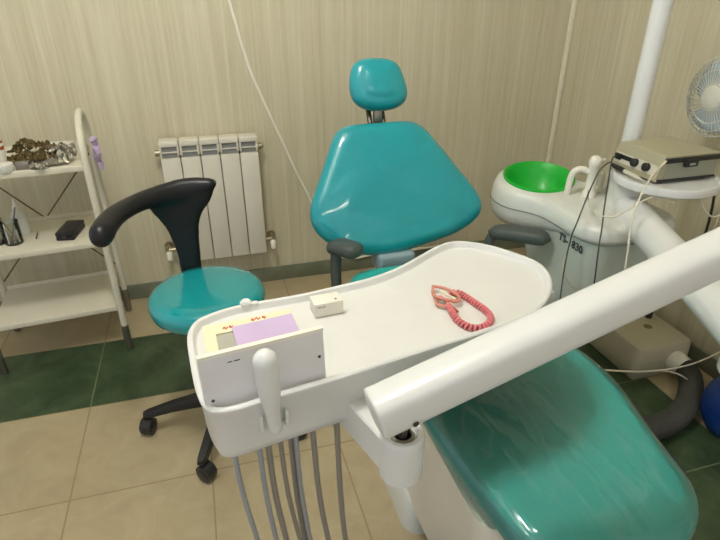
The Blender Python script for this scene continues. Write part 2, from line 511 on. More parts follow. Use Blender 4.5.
# ================================================================== RADIATOR
rad = thing('radiator', 'white five-section radiator on the back wall behind the stool', 'radiator', (.018, 2.38, .19))
X0, SW = -.187, .0815
for i in range(5):
    x = X0+SW*i
    b = B()
    box(b, (x+.0015, 2.355, .205), (x+SW-.0015, 2.368, .690), .004)          # front panel
    box(b, (x+.004, 2.364, .215), (x+SW-.004, 2.432, .752), .006)            # body
    box(b, (x+.0015, 2.352, .738), (x+SW-.0015, 2.428, .760), .0025, 2)       # top hood
    box(b, (x+.0015, 2.3535, .700), (x+.010, 2.366, .742), .002); box(b, (x+SW-.010, 2.3535, .700), (x+SW-.0015, 2.366, .742), .002)
    box(b, (x+.0015, 2.3555, .7115), (x+SW-.0015, 2.366, .7165), .001)
    s = obj('section', b, M['rad'], rad)
    b = B()
    box(b, (x+.010, 2.361, .692), (x+SW-.010, 2.3655, .7112)); box(b, (x+.010, 2.361, .7168), (x+SW-.010, 2.3655, .739))
    obj('grille', b, M['grille'], s)
b = B(); tube(b, [(X0-.02, 2.40, .705), (X0, 2.40, .705)], .014, 12)
obj('end_plug', b, M['brass'], rad)
b = B(); tube(b, [(X0+SW*5, 2.40, .705), (X0+SW*5+.018, 2.40, .705)], .014, 12); box(b, (X0+SW*5+.014, 2.392, .697), (X0+SW*5+.026, 2.408, .713), .003)
obj('end_plug', b, M['brass'], rad)
for sx, x0 in ((-1, X0), (1, X0+SW*5)):
    b = B()
    tube(b, [(x0, 2.40, .255), (x0+sx*.032, 2.40, .255)], .011, 12)
    lathe(b, [(.0, 0), (.016, 0), (.016, .012), (.011, .016), (.011, .03), (0, .03)], (x0+sx*.034, 2.40, .255), (0, 1, 0), 16)
    lathe(b, [(0, 0), (.02, 0), (.02, .006), (0, .006)], (x0+sx*.034, YB-.0065, .255), (0, 1, 0), 20)
    tube(b, [(x0+sx*.034, 2.42, .255), (x0+sx*.034, YB, .255)], .009, 12)
    vv = obj('valve', b, M['brass'], rad)
    b = B(); lathe(b, [(0, 0), (.011, 0), (.014, .006), (.013, .038), (.009, .044), (0, .044)], (x0+sx*.034, 2.396, .248), (0, -.55, -.84), 16)
    obj('valve_cap', b, M['cream'], vv)

# ================================================================== TROLLEY
ANG = math.radians(5.2)
TO = V((-.407, 2.03, 0))
def tl(x, y, z):                          # trolley frame: x to the left (0..-.47), y towards the wall
    c, s = math.cos(ANG), math.sin(ANG)
    return TO+V((x*c-y*s, x*s+y*c, z))
tro = thing('trolley', 'white three-shelf trolley with curved tube frame at the left wall side', 'trolley', tl(-.225, .16, 0))
TW, TD = .455, .315
for k, x in enumerate((0, -TW)):
    b = B()
    path = [tl(x, 0, .11), tl(x, 0, .5), tl(x, 0, .80)]
    path += [tl(x, TD/2-TD/2*math.cos(a), .80+.128*math.sin(a)) for a in [PI*i/14 for i in range(1, 14)]]
    path += [tl(x, TD, .80), tl(x, TD, .5), tl(x, TD, .11)]
    tube(b, path, .0125, 12)
    f = obj('side_frame', b, M['trolley'], tro)
    for y in (0, TD):
        b = B(); tube(b, [tl(x, y, 0), tl(x, y, .006), tl(x, y, .115)], [.012, .0145, .0145], 12)
        obj('foot', b, M['steel'], f)
tmx = Matrix.Translation(TO) @ Matrix.Rotation(ANG, 4, 'Z')
SH = (.205, .487, .778)
for z in SH:
    b = B(); box(b, (-TW-.004+.016, .002, z-.022), (.004-.016, TD-.004, z), .003, 2, tmx)
    box(b, (-TW+.016, TD-.009, z-.004), (-.016, TD-.003, z+.016), .002, 2, tmx)
    obj('shelf', b, M['shelf'], tro)
for x0, x1 in ((-TW+.012, -.012), (-.012, -TW+.012)):
    b = B(); tube(b, [tl(x0, TD+.004+(.004 if x0 < x1 else 0), .74), tl(x1, TD+.004+(.004 if x0 < x1 else 0), .24)], .003, 8)
    obj('cross_brace', b, M['brace'], tro)

# things on the trolley's top shelf
ZT = SH[2]
p = at_z(2, 166, ZT)
bo = thing('bottle', 'white bottle with a red and brown label at the left end of the top shelf', 'bottle', (p.x, p.y, ZT))
b = B(); lathe(b, [(0, 0), (.020, 0), (.022, .004), (.022, .085), (.016, .1), (.009, .108), (.009, .114), (0, .114)], (p.x, p.y, ZT)); obj('bottle_body', b, M['bottle'], bo)
b = B(); lathe(b, [(.0225, .058), (.0225, .070)], (p.x, p.y, ZT), close=False); lathe(b, [(.0223, .080), (.0223, .088)], (p.x, p.y, ZT), close=False)
obj('label_band', b, mat('bottle_label', srgb(150, 78, 50), rough=.6), bo)
b = B(); lathe(b, [(0, .112), (.011, .112), (.011, .130), (0, .130)], (p.x, p.y, ZT)); obj('cap', b, M['bottle'], bo)
p = at_z(7, 171.5, ZT)
j = thing('small_jar', 'low white lidded jar beside the red-labelled bottle', 'jar', (p.x, p.y, ZT))
b = B(); lathe(b, [(0, 0), (.021, 0), (.023, .003), (.023, .017), (0, .017)], (p.x, p.y, ZT), seg=24); obj('jar_body', b, M['translucent'], j)
b = B(); lathe(b, [(0, .017), (.0245, .017), (.0245, .026), (.023, .028), (0, .028)], (p.x, p.y, ZT), seg=24); obj('lid', b, M['bottle'], j)
p = at_z(24, 169, ZT)
b = B(); box(b, (p.x-.022, p.y-.012, ZT), (p.x+.022, p.y+.014, ZT+.026), .003)
tag(obj('metal_tin', b, M['steel']), 'small grey metal tin between the white jar and the silver foil', 'tin')
# crumpled foil: twelve wrappers in a heap
def foil(px, py, z, L, W, H, rz, m, name, label, seed, tilt=0.0):
    p = at_z(px, py, ZT)
    b = B(); nx, ny = 14, 6
    g = [[None]*(ny+1) for _ in range(nx+1)]
    mx = Matrix.Translation((p.x, p.y, z)) @ Matrix.Rotation(rz, 4, 'Z') @ Matrix.Rotation(tilt, 4, 'Y')
    for i in range(nx+1):
        for k in range(ny+1):
            u, v = i/nx-.5, k/ny-.5
            q = noise.noise_vector(V((u*5+seed*3.1, v*4+seed, seed*1.7)))
            q2 = noise.noise_vector(V((u*13+seed, v*11-seed, seed*.7)))
            h = abs(q.z)*H*1.1+abs(q2.z)*H*.4+ (1-4*v*v)*H*.35
            g[i][k] = b.verts.new(mx @ V((u*L+q.x*.008, v*W+q.y*.008, h)))
    for i in range(nx):
        for k in range(ny): b.faces.new((g[i][k], g[i+1][k], g[i+1][k+1], g[i][k+1]))
    o = obj(name, b, m, smooth=20, mods=(('SOLIDIFY', dict(thickness=.0022, offset=1.0)),))
    tag(o, label, 'foil', 'crumpled foil wrappers on the top shelf')
    return o
BL = 'crumpled brown foil wrapper in the heap on the trolley top shelf'
SL = 'crumpled silver foil strip in front of the brown heap on the top shelf'
for i, (px, py, dz, L, W, H, rz, ti) in enumerate((
        (22, 163, .002, .085, .05, .030, .5, 0), (36, 160, .004, .09, .06, .036, -.3, 0), (48, 161, .003, .08, .055, .034, .2, 0),
        (20, 158, .022, .05, .04, .03, 1.1, -.3), (30, 156, .028, .06, .05, .03, -.5, .2), (42, 156, .03, .07, .045, .026, .3, 0),
        (30, 154, .030, .040, .03, .03, .9, .4), (56, 157, .022, .07, .05, .028, -.2, .1))):
    foil(px, py, ZT+dz, L, W, H, rz, M['foil_b'], 'foil_wrapper', BL, i+1.3, ti)
for i, (px, py, dz, L, W, H, rz) in enumerate(((39, 169, .002, .06, .035, .020, -.5), (49, 166, .002, .06, .035, .022, .4), (59, 165, .002, .065, .035, .028, .1),
        (68, 161, .004, .06, .04, .036, -.3), (60, 159, .028, .06, .04, .026, .4), (69, 157, .026, .055, .035, .022, .1))):
    foil(px, py, ZT+dz, L, W, H, rz, M['foil_s'], 'foil_strip', SL, i+11.7)
p = at_z(66, 153, ZT)
b = B(); box(b, (p.x-.05, p.y-.015, ZT), (p.x+.035, p.y+.015, ZT+.042), .003)
tag(obj('carton', b, M['bottle']), 'low white carton behind the foil heap at the right end of the top shelf', 'box')
# lilac glove hanging at the frame's right side
b = B()
rows = []
for i in range(9):
    z = .822-.011*i
    cy = .20+.012*math.sin(i*.9)
    wd = .030*(1-.055*i)
    rows.append([tl(.026+.012*math.sin(a)+.004*math.sin(2.5*a+i), cy+wd*math.cos(a)*(1+.15*math.sin(3*a+i)), z-.006*math.sin(2*a+i)) for a in [2*PI*k/14 for k in range(14)]])
loft(b, rows)
for k in range(3):
    q = tl(.026+.004*k, .187+.012*k, .729)
    tube(b, [q, q+V((.001, .002, -.014)), q+V((.002, .001, -.026))], [.0055, .005, .0035], 8, rnd=True)
tag(obj('rubber_glove', b, M['lilac']), 'pale lilac glove draped on the right tube frame of the trolley', 'glove')

# middle shelf
ZM = SH[1]
def glass_jar(px, py, r, h, label):
    p = at_z(px, py, ZM)
    t = thing('glass_jar', label, 'jar', (p.x, p.y, ZM), 'glass jars on the middle shelf')
    b = B(); lathe(b, [(0, 0), (r*.95, 0), (r, .004), (r, h), (r*1.04, h+.004), (r*.94, h+.004), (r*.92, h), (r*.92, .007), (0, .007)], (p.x, p.y, ZM), seg=28)
    obj('jar_glass', b, M['glass'], t)
    return p
p1 = glass_jar(-2, 243, .034, .085, 'clear glass jar cut off by the left picture edge on the middle shelf')
p2 = glass_jar(15, 243, .030, .082, 'clear glass jar holding metal tools in front of the spray bottle')
for dx, dy, ex, ey, L in ((-.008, .006, .03, .012, .125), (.004, -.012, -.045, .008, .13), (.010, .002, -.035, -.005, .115)):
    b = B(); a = V((p2.x+dx, p2.y+dy, ZM+.009)); d = V((ex, ey, .1)).normalized()
    tube(b, [a, a+d*L*.55, a+d*L*.6, a+d*L], [.0018, .0018, .003, .003], 8, rnd=True)
    tag(obj('dental_tool', b, M['tool']), 'thin metal dental tool leaning in the glass jar on the middle shelf', 'tool', 'metal tools in the glass jar')
p = at_z(24, 234, ZM)
t = thing('spray_bottle', 'translucent white bottle with a pointed nozzle on the middle shelf', 'bottle', (p.x, p.y, ZM))
b = B(); lathe(b, [(0, 0), (.026, 0), (.028, .004), (.028, .065), (.024, .082), (.013, .096), (.011, .1), (0, .1)], (p.x, p.y, ZM), seg=26); obj('bottle_body', b, M['translucent'], t)
b = B(); lathe(b, [(0, .1), (.0125, .1), (.0125, .112), (.008, .118), (.004, .142), (0, .143)], (p.x, p.y, ZM), seg=20); obj('nozzle', b, M['bottle'], t)
p = at_z(36.5, 239, ZM)
b = B(); tube(b, [V((p.x, p.y, ZM+.003)), V((p.x-.006, p.y+.045, ZM+.003)), V((p.x-.009, p.y+.07, ZM+.0025))], [.003, .003, .0015], 8, rnd=True)
tag(obj('scaler_tip', b, M['brace']), 'small thin brown metal instrument lying right of the spray bottle', 'tool')
p = at_z(67.5, 239, ZM)
t = thing('black_case', 'small black flat case on the middle trolley shelf', 'case', (p.x, p.y, ZM))
cm = Matrix.Translation((p.x, p.y, ZM)) @ Matrix.Rotation(-.16, 4, 'Z')
b = B(); box(b, (-.034, -.016, 0), (.031, .115, .016), .004, 2, cm); obj('case_base', b, M['black_pad'], t)
b = B(); box(b, (-.034, -.018, .0162), (.031, .115, .032), .005, 2, cm); obj('lid', b, M['black_pad'], t)
b = B(); box(b, (-.008, -.021, .010), (.006, -.0175, .021), .001, 1, cm); obj('clasp', b, M['darkmetal'], t)

# ================================================================== STOOL
SX, SY = -.040, 1.50
st = thing('stool', 'round teal stool with a curved black backrest on a five-legged castor base', 'stool', (SX, SY, 0))
b = B()
lathe(b, [(0, .435), (.10, .435), (.152, .442), (.170, .457), (.175, .478), (.171, .498), (.155, .511), (.12, .517), (.06, .518), (0, .518)], (SX-.012, SY+.01, 0), seg=56)
obj('seat', b, M['teal_stool'], st, smooth=60)
b = B(); lathe(b, [(0, .41), (.09, .41), (.11, .434), (0, .434)], (SX-.012, SY+.01, 0)); obj('seat_plate', b, M['black'], st)
b = B(); lathe(b, [(.026, .09), (.026, .26), (.020, .262), (.020, .41)], (SX, SY, 0), seg=20); obj('gas_column', b, M['black'], st)
b = B(); lathe(b, [(.0, .075), (.045, .075), (.05, .085), (.045, .118), (.03, .13), (0, .13)], (SX, SY, 0), seg=24); obj('hub', b, M['black'], st)
a0 = math.atan2(1.512-SY, -.303-SX)
for k in range(5):
    a = a0+2*PI/5*k
    d = V((math.cos(a), math.sin(a), 0)); n = V((-d.y, d.x, 0))
    ctr = V((SX, SY, 0))
    rings = []
    for s, zt, zb, hw in ((.03, .122, .082, .024), (.10, .117, .082, .021), (.18, .103, .076, .018), (.255, .084, .063, .015), (.272, .078, .062, .010)):
        c = ctr+d*s
        rings.append([c+n*hw+V((0, 0, zb)), c+n*hw+V((0, 0, (zb+zt)/2)), c+n*hw*.7+V((0, 0, zt)), c-n*hw*.7+V((0, 0, zt)), c-n*hw+V((0, 0, (zb+zt)/2)), c-n*hw+V((0, 0, zb))])
    b = B(); loft(b, rings); leg = obj('leg', b, M['black'], st)
    sw = a+random.uniform(.6, 2.2) if k else a+1.2
    e = ctr+d*.258; sd = V((math.cos(sw), math.sin(sw), 0)); ax = V((-sd.y, sd.x, 0))
    b = B()
    tube(b, [e+V((0, 0, .075)), e+V((0, 0, .045))], .006, 10)
    wc = e+sd*.012+V((0, 0, .0255))
    for q in (-1, 1):
        lathe(b, [(0, 0), (.020, 0), (.0255, .003), (.0255, .015), (.019, .018), (0, .018)], wc+ax*(.003*q), ax*q, 22)
    lathe(b, [(.0, -.018), (.0265, -.018), (.027, .018), (0, .018)], wc+V((0, 0, .006)), ax, 22)
    obj('castor', b, M['black'], leg)
# curved backrest, one continuous pad: an arc around the seat and a stem flaring into it
b = B()
def ring(c, t, hu, hv, k=14, up=V((0, 0, 1))):
    t = t.normalized(); s = t.cross(up).normalized(); u = s.cross(t)
    return [c+s*hu*math.cos(2*PI*i/k)+u*hv*math.sin(2*PI*i/k) for i in range(k)]
arc = [(.018, 1.700, .782, .016, .008), (.004, 1.703, .778, .021, .020), (-.04, 1.708, .767, .026, .036), (-.09, 1.702, .761, .028, .042), (-.14, 1.684, .762, .029, .036),
       (-.19, 1.652, .763, .030, .030), (-.232, 1.607, .762, .031, .028), (-.266, 1.550, .760, .032, .029), (-.284, 1.495, .755, .032, .032), (-.293, 1.450, .749, .032, .036), (-.297, 1.425, .748, .026, .030), (-.299, 1.412, .748, .012, .014)]
pp = spline([V(a[:3]) for a in arc], 4)
hh = spline([V((a[3], a[4], 0)) for a in arc], 4)
rg = []
for i, c in enumerate(pp):
    t = pp[min(i+1, len(pp)-1)]-pp[max(i-1, 0)]
    rg.append(ring(c, t, hh[i].x, hh[i].y))
loft(b, rg)
stem = [(-.19, .016, .775, .014), (-.188, .006, .745, .022), (-.184, -.008, .718, .023), (-.170, -.032, .690, .023), (-.153, -.049, .652, .023), (-.143, -.055, .61, .022), (-.134, -.059, .56, .020), (-.132, -.061, .50, .018), (-.130, -.063, .455, .016), (-.126, -.066, .42, .013)]
pp = spline([V((a[0], a[1], a[2])) for a in stem], 5); hh = spline([V((a[3], 0, 0)) for a in stem], 5)
rg = []
for q, h in zip(pp, hh):
    r = []
    for k in range(28):
        a = 2*PI*k/28
        x = (q.x+q.y)/2+(q.y-q.x)/2*math.copysign(abs(math.cos(a))**.8, math.cos(a))
        yb = 1.704-4.6*max(0, -x-.085)**2-.06*max(0, .62-q.z)
        r.append(V((x, yb+h.x*math.copysign(abs(math.sin(a))**.8, math.sin(a)), q.z)))
    rg.append(r)
loft(b, rg)
obj('backrest', b, M['black_pad'], st, smooth=0, mods=(('REMESH', dict(mode='VOXEL', voxel_size=.005, use_smooth_shade=True)), ('SMOOTH', dict(iterations=24, factor=.5))))
b = B(); tube(b, spline([(SX, SY+.05, .395), (-.062, 1.60, .400), (-.085, 1.668, .405), (-.09, 1.682, .44)], 6), .013, 10); obj('back_bar', b, M['black'], st)

# ================================================================== DENTAL CHAIR
AX = .575
ch = thing('dental_chair', 'teal padded dental chair with white pedestal beside the spittoon unit', 'dental chair', (AX, 1.1, 0))
c0 = V((.57, 1.60, .726)); nb = V((0, -.899, .438)); vb = V((0, .438, .899)); ub = V((1, 0, 0))
bp_px = [(335, 131), (344, 125.5), (376, 123.5), (410, 120.5), (421, 125), (439, 147), (456, 169), (470, 187), (478, 200), (480, 212), (471, 222), (457, 232), (431, 242), (402, 251), (376, 256), (346, 252), (323, 241), (312, 230), (307.5, 215.6), (313, 195), (321, 173), (328.6, 149)]
poly = []
for x, y in bp_px:
    q = on_plane(x, y, c0, nb)-c0; poly.append(V((q.dot(ub), q.dot(vb))))
pl3 = spline([V((p.x, p.y, 0)) for p in poly], 8, True)
poly = [V((p.x, p.y)) for p in pl3]
def to_back(u, v, w):
    # side wings curl forward a little, and the lumbar end rolls towards the seat
    wing = max(0, abs(u)-.11)
    if w > 0:
        ss = lambda x: (lambda t: t*t*(3-2*t))(min(1, max(0, x)))
        edge = ss((.235-abs(u))/.06)
        w += .007*ss((.117+.27*u-1.0*u*u-v)/.035+.5)*edge*ss((v+.19)/.05)
        w += .006*ss((-.125+.05*u+.5*u*u-v)/.03)*edge*ss((v+.205)/.02)
    return c0+ub*u+vb*v+nb*(w+.55*wing*wing+ (.25*(max(0, -v-.09))**2*4))
b = B(); cushion(b, poly, to_back, .08, roll=.05, dome=.010, hollow=.010, n=120)
obj('backrest', b, M['teal'], ch, smooth=70)
# headrest
hc = V((.583, 1.785, 1.036)); nh = V((0, -.94, .342)); vh = V((0, .342, .94))
hp_px = [(352, 64), (358, 60), (371, 58), (391, 59.5), (399, 66), (404, 80), (408, 95), (404, 104), (392, 110), (373, 111.5), (358, 107), (351, 98), (349, 82)]
poly = []
for x, y in hp_px:
    q = on_plane(x, y, hc, nh)-hc; poly.append(V((q.x, q.dot(vh), 0)))
poly = [V((p.x, p.y)) for p in spline(poly, 8, True)]
b = B(); cushion(b, poly, lambda u, v, w: hc+ub*u+vh*v+nh*w, .07, roll=.04, dome=.010, hollow=.004, n=72)
obj('headrest', b, M['teal'], ch, smooth=70)
b = B()
for x in (-.024, .024):
    tube(b, [(.572+x, 1.825, 1.02), (.570+x, 1.795, .965), (.568+x, 1.755, .905), (.566+x, 1.728, .85)], .0085, 10)
box(b, (.546, 1.80, 1.0), (.60, 1.842, 1.06), .008)
obj('headrest_post', b, M['darkmetal'], ch)
b = B(); box(b, (.556, 1.752, .90), (.584, 1.775, .965), .004); obj('headrest_bracket', b, M['steel'], ch)
# rear shell of the backrest
b = B()
loft(b, [[c0+ub*p.x*s+vb*(p.y*s-.02)+nb*w for p in rrect(0, 0, .17, .15, .06)] for s, w in ((1, -.036), (.98, -.06), (.8, -.075))])
obj('back_shell', b, M['unit'], ch)
# seat and hinge
b = B()
sp = rrect(0, 0, .225, .265, .07, 8)
cushion(b, sp, lambda u, v, w: V((AX+.005+u, 1.185+v, .505+w+.05*max(0, abs(u)-.14)+.04*max(0, v-.1))), .075, roll=.03, dome=.004, hollow=.012, n=96)
obj('seat', b, M['teal_leg'], ch, smooth=70)
b = B(); box(b, (.487, 1.468, .50), (.615, 1.56, .566), .014, 3)
obj('hinge_cover', b, mat('hinge_grey', srgb(140, 160, 168), rough=.5), ch)
# leg rest
lp_px = [(420, 412), (432, 436), (455, 468), (480, 501), (508, 541), (528, 566), (556, 575), (615, 566), (664, 558), (692, 542), (701, 514), (690, 485), (668, 463), (643, 426), (612, 384), (580, 355)]
leg = []
for x, y in lp_px:
    q = at_z(x, y, .478); leg.append(V((q.x, q.y, 0)))
leg = leg[:-1]+[V((.864, .925, 0)), V((.866, .955, 0)), V((.83, .972, 0)), V((.60, .972, 0)), V((.42, .968, 0)), V((.385, .93, 0)), V((.388, .88, 0))]
leg = [p for p in leg]
lego = [V((p.x, p.y)) for p in spline(leg, 6, True)]
def to_leg(u, v, w): return V((u, v, .478+w))
b = B(); cushion(b, lego, to_leg, .066, roll=.024, dome=.003, hollow=.006, n=110)
obj('leg_rest', b, M['teal_leg'], ch, smooth=70)
# armrests
for sgn, (r0, r1) in ((-1, ((.338, 1.500, .612), (.402, 1.395, .625))), (1, ((.880, 1.490, .600), (1.012, 1.330, .618)))):
    r0, r1 = V(r0), V(r1); d = (r1-r0).normalized(); s = d.cross(V((0, 0, 1))).normalized()
    b = B(); rings = []
    n = 12
    for i in range(n+1):
        t = i/n
        e = math.sqrt(max(0.02, 1-(2*t-1)**6))
        c = r0.lerp(r1, t)+V((0, 0, .004*math.sin(PI*t)))
        hw, hh_ = .037*e*(1-.12*t), .023*e
        rings.append([c+s*hw*math.copysign(abs(math.cos(a))**.7, math.cos(a))+V((0, 0, hh_*math.copysign(abs(math.sin(a))**.7, math.sin(a)))) for a in [2*PI*k/20 for k in range(20)]])
    loft(b, rings)
    ar = obj('armrest', b, M['armrest'], ch, smooth=50)
    b = B()
    q = r0+d*.022+V((0, 0, -.01))
    if sgn < 0: path = [q, q+V((-.002, -.006, -.03)), q+V((-.004, -.012, -.10)), q+V((.004, -.012, -.16)), q+V((.06, -.01, -.19))]
    else: path = [q, q+V((-.012, .002, -.018)), q+V((-.022, .0, -.06)), q+V((-.03, -.005, -.12)), q+V((-.10, -.01, -.16))]
    tube(b, spline(path, 6), .017, 12)
    obj('armrest_post', b, M['armrest'], ar)
# pedestal and under-shell
b = B()
def oct_ring(x0, x1, y0, y1, z, r=.05): return lift(rrect((x0+x1)/2, (y0+y1)/2, (x1-x0)/2, (y1-y0)/2, r, 5), z)
loft(b, [oct_ring(.398, .80, .56, 1.42, .440, .05), oct_ring(.398, .80, .56, 1.42, .415, .05), oct_ring(.402, .795, .57, 1.42, .30, .05), oct_ring(.406, .79, .62, 1.42, .18, .05), oct_ring(.41, .785, .74, 1.42, .10, .05), oct_ring(.412, .78, .88, 1.42, .085, .05)])
obj('pedestal', b, M['cream'], ch)
b = B(); loft(b, [oct_ring(.402, .795, .91, 1.46, .11, .05), oct_ring(.395, .80, .90, 1.47, .095, .05), oct_ring(.390, .805, .89, 1.48, 0, .05)])
obj('base_plinth', b, M['unit'], ch)
b = B(); box(b, (.79, 1.30, .36), (1.08, 1.42, .44), .015); obj('unit_bracket', b, M['unit'], ch)

# clear film over the front of the leg rest
b = B()
lg = ccw(resample(lego, 110))
for _ in range(12): lg = [(lg[i-1]+lg[i]*2+lg[(i+1) % 110])/4 for i in range(110)]
cen = sum(lg, V((0, 0)))/110
ring0 = [(p, .478-.02) for p in inset(lg, -.0018)]
rings = [ring0, [(p, .478+.008) for p in inset(lg, -.0018)], [(p, .478+.026) for p in inset(lg, .006)], [(p, .478+.0365) for p in inset(lg, .022)]]
bi = inset(lg, .024)
for s in (.94, .86, .78, .7, .62, .54, .46, .38, .3, .22, .14, .03):
    rings.append([(cen.lerp(p, s), .478+.0385) for p in bi])
R3 = []
for i, r in enumerate(rings):
    q = []
    for p, z in r:
        wv = noise.noise(V((p.x*26+p.y*9, p.y*7, 3.3)))*.0035+noise.noise(V((p.x*70, p.y*22, 8.1)))*.0012
        q.append(V((p.x, p.y, z+(abs(wv)+.0008 if i > 2 else 0))))
    R3.append(q)
loft(b, R3, cap0=False)
tag(obj('plastic_cover', b, M['film'], smooth=80), 'wrinkled clear plastic film wrapped over the teal leg rest', 'plastic cover')

# ================================================================== INSTRUMENT TRAY (delivery table)
tr = thing('instrument_table', 'white kidney-shaped dental instrument table with raised rim over the chair', 'instrument table', (.25, .8, .72))
t_px = [(187, 338), (191, 326), (202, 317), (237, 305.5), (300, 294), (340, 285), (372, 277), (398, 267), (420, 255), (438, 245.5), (456, 241), (482, 243.5), (510, 251), (536, 261), (548, 271), (552.5, 285), (546, 302), (528, 316), (492, 330), (440, 346), (380, 365), (340, 378), (270, 399), (236, 409.5), (214, 412), (203, 406), (195, 388), (189.5, 360)]
tp = []
for x, y in t_px:
    q = at_z(x, y, .80); tp.append(V((q.x, q.y, 0)))
tp = [V((p.x, p.y)) for p in spline(tp, 8, True)]
tp = ccw(resample(tp, 160))
ZR, ZS = .802, .7885
b = B()
prof = [(.036, .684), (.024, .687), (.013, .698), (.008, .715), (.003, .79), (0, .794), (0, .799), (.0025, .8015), (.006, .802), (.0095, .8005), (.011, .797), (.014, .790), (.017, ZS)]
VR = loft(b, [lift(inset(tp, d), z) for d, z in prof], True, False)
obj('tray_body', b, M['white'], tr, smooth=40)
b = B()
loft(b, [lift(inset(tp, .0165), ZS-.004), lift(inset(tp, .0165), ZS+.0003), lift(inset(tp, .03), ZS+.0003)], True, True)
obj('tray_surface', b, M['tray'], tr)
# x-ray viewer plate at the left front with its clamp handle
vl, vr_ = V((-.0475, .628, .782)), V((.1345, .652, .784))
du = (vr_-vl).normalized(); dn = V((du.y, -du.x, 0)); dv = (V((0, 0, 1))-dn*.10).normalized()
wv_ = (vr_-vl).length
def vp(u, v, w): return vl+du*u+dv*v+dn*w
b = B()
rr = rrect(wv_/2, .0475, wv_/2, .0475, .004, 4)
loft(b, [[vp(p.x, p.y, w) for p in r] for r, w in ((rrect(wv_/2, .0475, wv_/2-.002, .0455, .003, 4), -.007), (rr, -.006), (rr, -.001), (rrect(wv_/2, .0475, wv_/2-.0015, .046, .003, 4), .001))])
vw = obj('viewer_plate', b, M['viewer'], tr)
for u, v in ((.012, .024), (wv_-.009, .050)):
    b = B(); lathe(b, [(0, 0), (.0026, 0), (.002, .0012), (0, .0014)], vp(u, v, .001), dn, 14); obj('screw', b, M['darkmetal'], vw)
b = B()
for u0, u1 in ((.040, .046), (.049, .0575)):
    loft(b, [[vp(u0, .079, .0011), vp(u1, .079, .0011), vp(u1, .0805, .0011), vp(u0, .0805, .0011)], [vp(u0, .079, .0014), vp(u1, .079, .0014), vp(u1, .0805, .0014), vp(u0, .0805, .0014)]])
obj('print_mark', b, M['ink'], vw)
b = B(); loft(b, [[vp(x, y, w) for x, y in ((0, .091), (wv_, .091), (wv_, .0965), (0, .0965))] for w in (-.0075, .0012)])
obj('top_edge', b, M['cream'], vw)
# handle
b = B()
hx0, hy0 = .0435, .612
hpth = [(hx0+.0035, hy0+.006, .746), (hx0+.002, hy0+.004, .765), (hx0+.001, hy0, .785), (hx0-.001, hy0-.004, .818), (hx0-.002, hy0-.006, .85), (hx0-.003, hy0-.007, .880)]
hr = [.0105, .011, .0115, .0155, .0172, .0172]
tube(b, spline(hpth, 4), [hr[min(5, i//4)]*(1-(i % 4)/4)+hr[min(5, i//4+1)]*(i % 4)/4 for i in range(21)], 20, rnd=True)
hd = obj('handle', b, M['white'], tr, smooth=60)
b = B()
for dx in (-.019, .019):
    box(b, (hx0+.003+dx-.003, hy0+.004, .742), (hx0+.003+dx+.003, hy0+.022, .772), .002)
box(b, (hx0+.003-.021, hy0+.012, .741), (hx0+.003+.021, hy0+.022, .749), .002)
obj('handle_clip', b, M['unit'], hd)
# far-rim knob
q = at_z(246, 304.5, .80)
b = B(); lathe(b, [(0, 0), (.010, 0), (.0115, .004), (.011, .012), (.007, .0165), (0, .0175)], (q.x, q.y, .793), seg=20)
box(b, (q.x+.006, q.y-.007, .796), (q.x+.022, q.y+.004, .804), .002)
obj('rim_knob', b, M['white'], tr)
# bracket block and pivot socket
b = B()
cu = V((.226, .556, 0))
bl = [V((.160, .668)), V((.19, .700)), V((.25, .69)), V((.262, .56)), V((.226, .522)), V((.193, .560))]
bl = ccw(bl)
ins = lambda d: inset(bl, d)
loft(b, [lift(ins(.004), .672), lift(ins(0), .676), lift(ins(0), .736), lift(ins(.003), .739)])
br = obj('bracket', b, M['white'], tr, smooth=30)
b = B(); lathe(b, [(0, .662), (.030, .662), (.0335, .666), (.0335, .738), (.0325, .744), (.030, .747), (.024, .747), (.022, .743), (.020, .735), (0, .733)], cu, seg=40)
so = obj('socket', b, M['white'], br)
b = B(); lathe(b, [(0, .734), (.019, .734), (.019, .7405), (.014, .743), (.013, .739), (0, .739)], cu, seg=30); lathe(b, [(0, .736), (.008, .736), (.008, .79), (0, .79)], cu, seg=6)
obj('pivot_bolt', b, M['steel'], so)
# hoses hanging from the underside
for i, (x0, x1, y0, m, r) in enumerate(((233, 258, .672, 'hose', .0048), (259, 277, .680, 'hose', .0048), (268, 287, .69, 'hose_b', .0056), (280, 301, .70, 'hose_b', .0045), (291, 306, .715, 'hose_b', .0055), (296, 311, .70, 'hose', .0045), (313, 329, .70, 'hose_b', .0055), (337, 346, .705, 'hose_b', .0056))):
    p0 = at_y(x0, 448, y0); p0.z = .69
    p1 = at_y((x0*.62+x1*.38), 492, y0+.008); p2 = at_y(x1, 542, y0+.02)
    p3 = V((p2.x+.015, y0+.03, .20)); p4 = V((p2.x+.06, y0+.04, .07)); p5 = V((.40, .70+.01*i, .03+.003*i)); p6 = V((.56, .80+.006*i, .03)); p7 = V((.60, .91, .05))
    b = B(); tube(b, spline([p0, p1, p2, p3, p4, p5, p6, p7], 8), r, 10)
    obj('hose', b, M[m], tr, smooth=60)

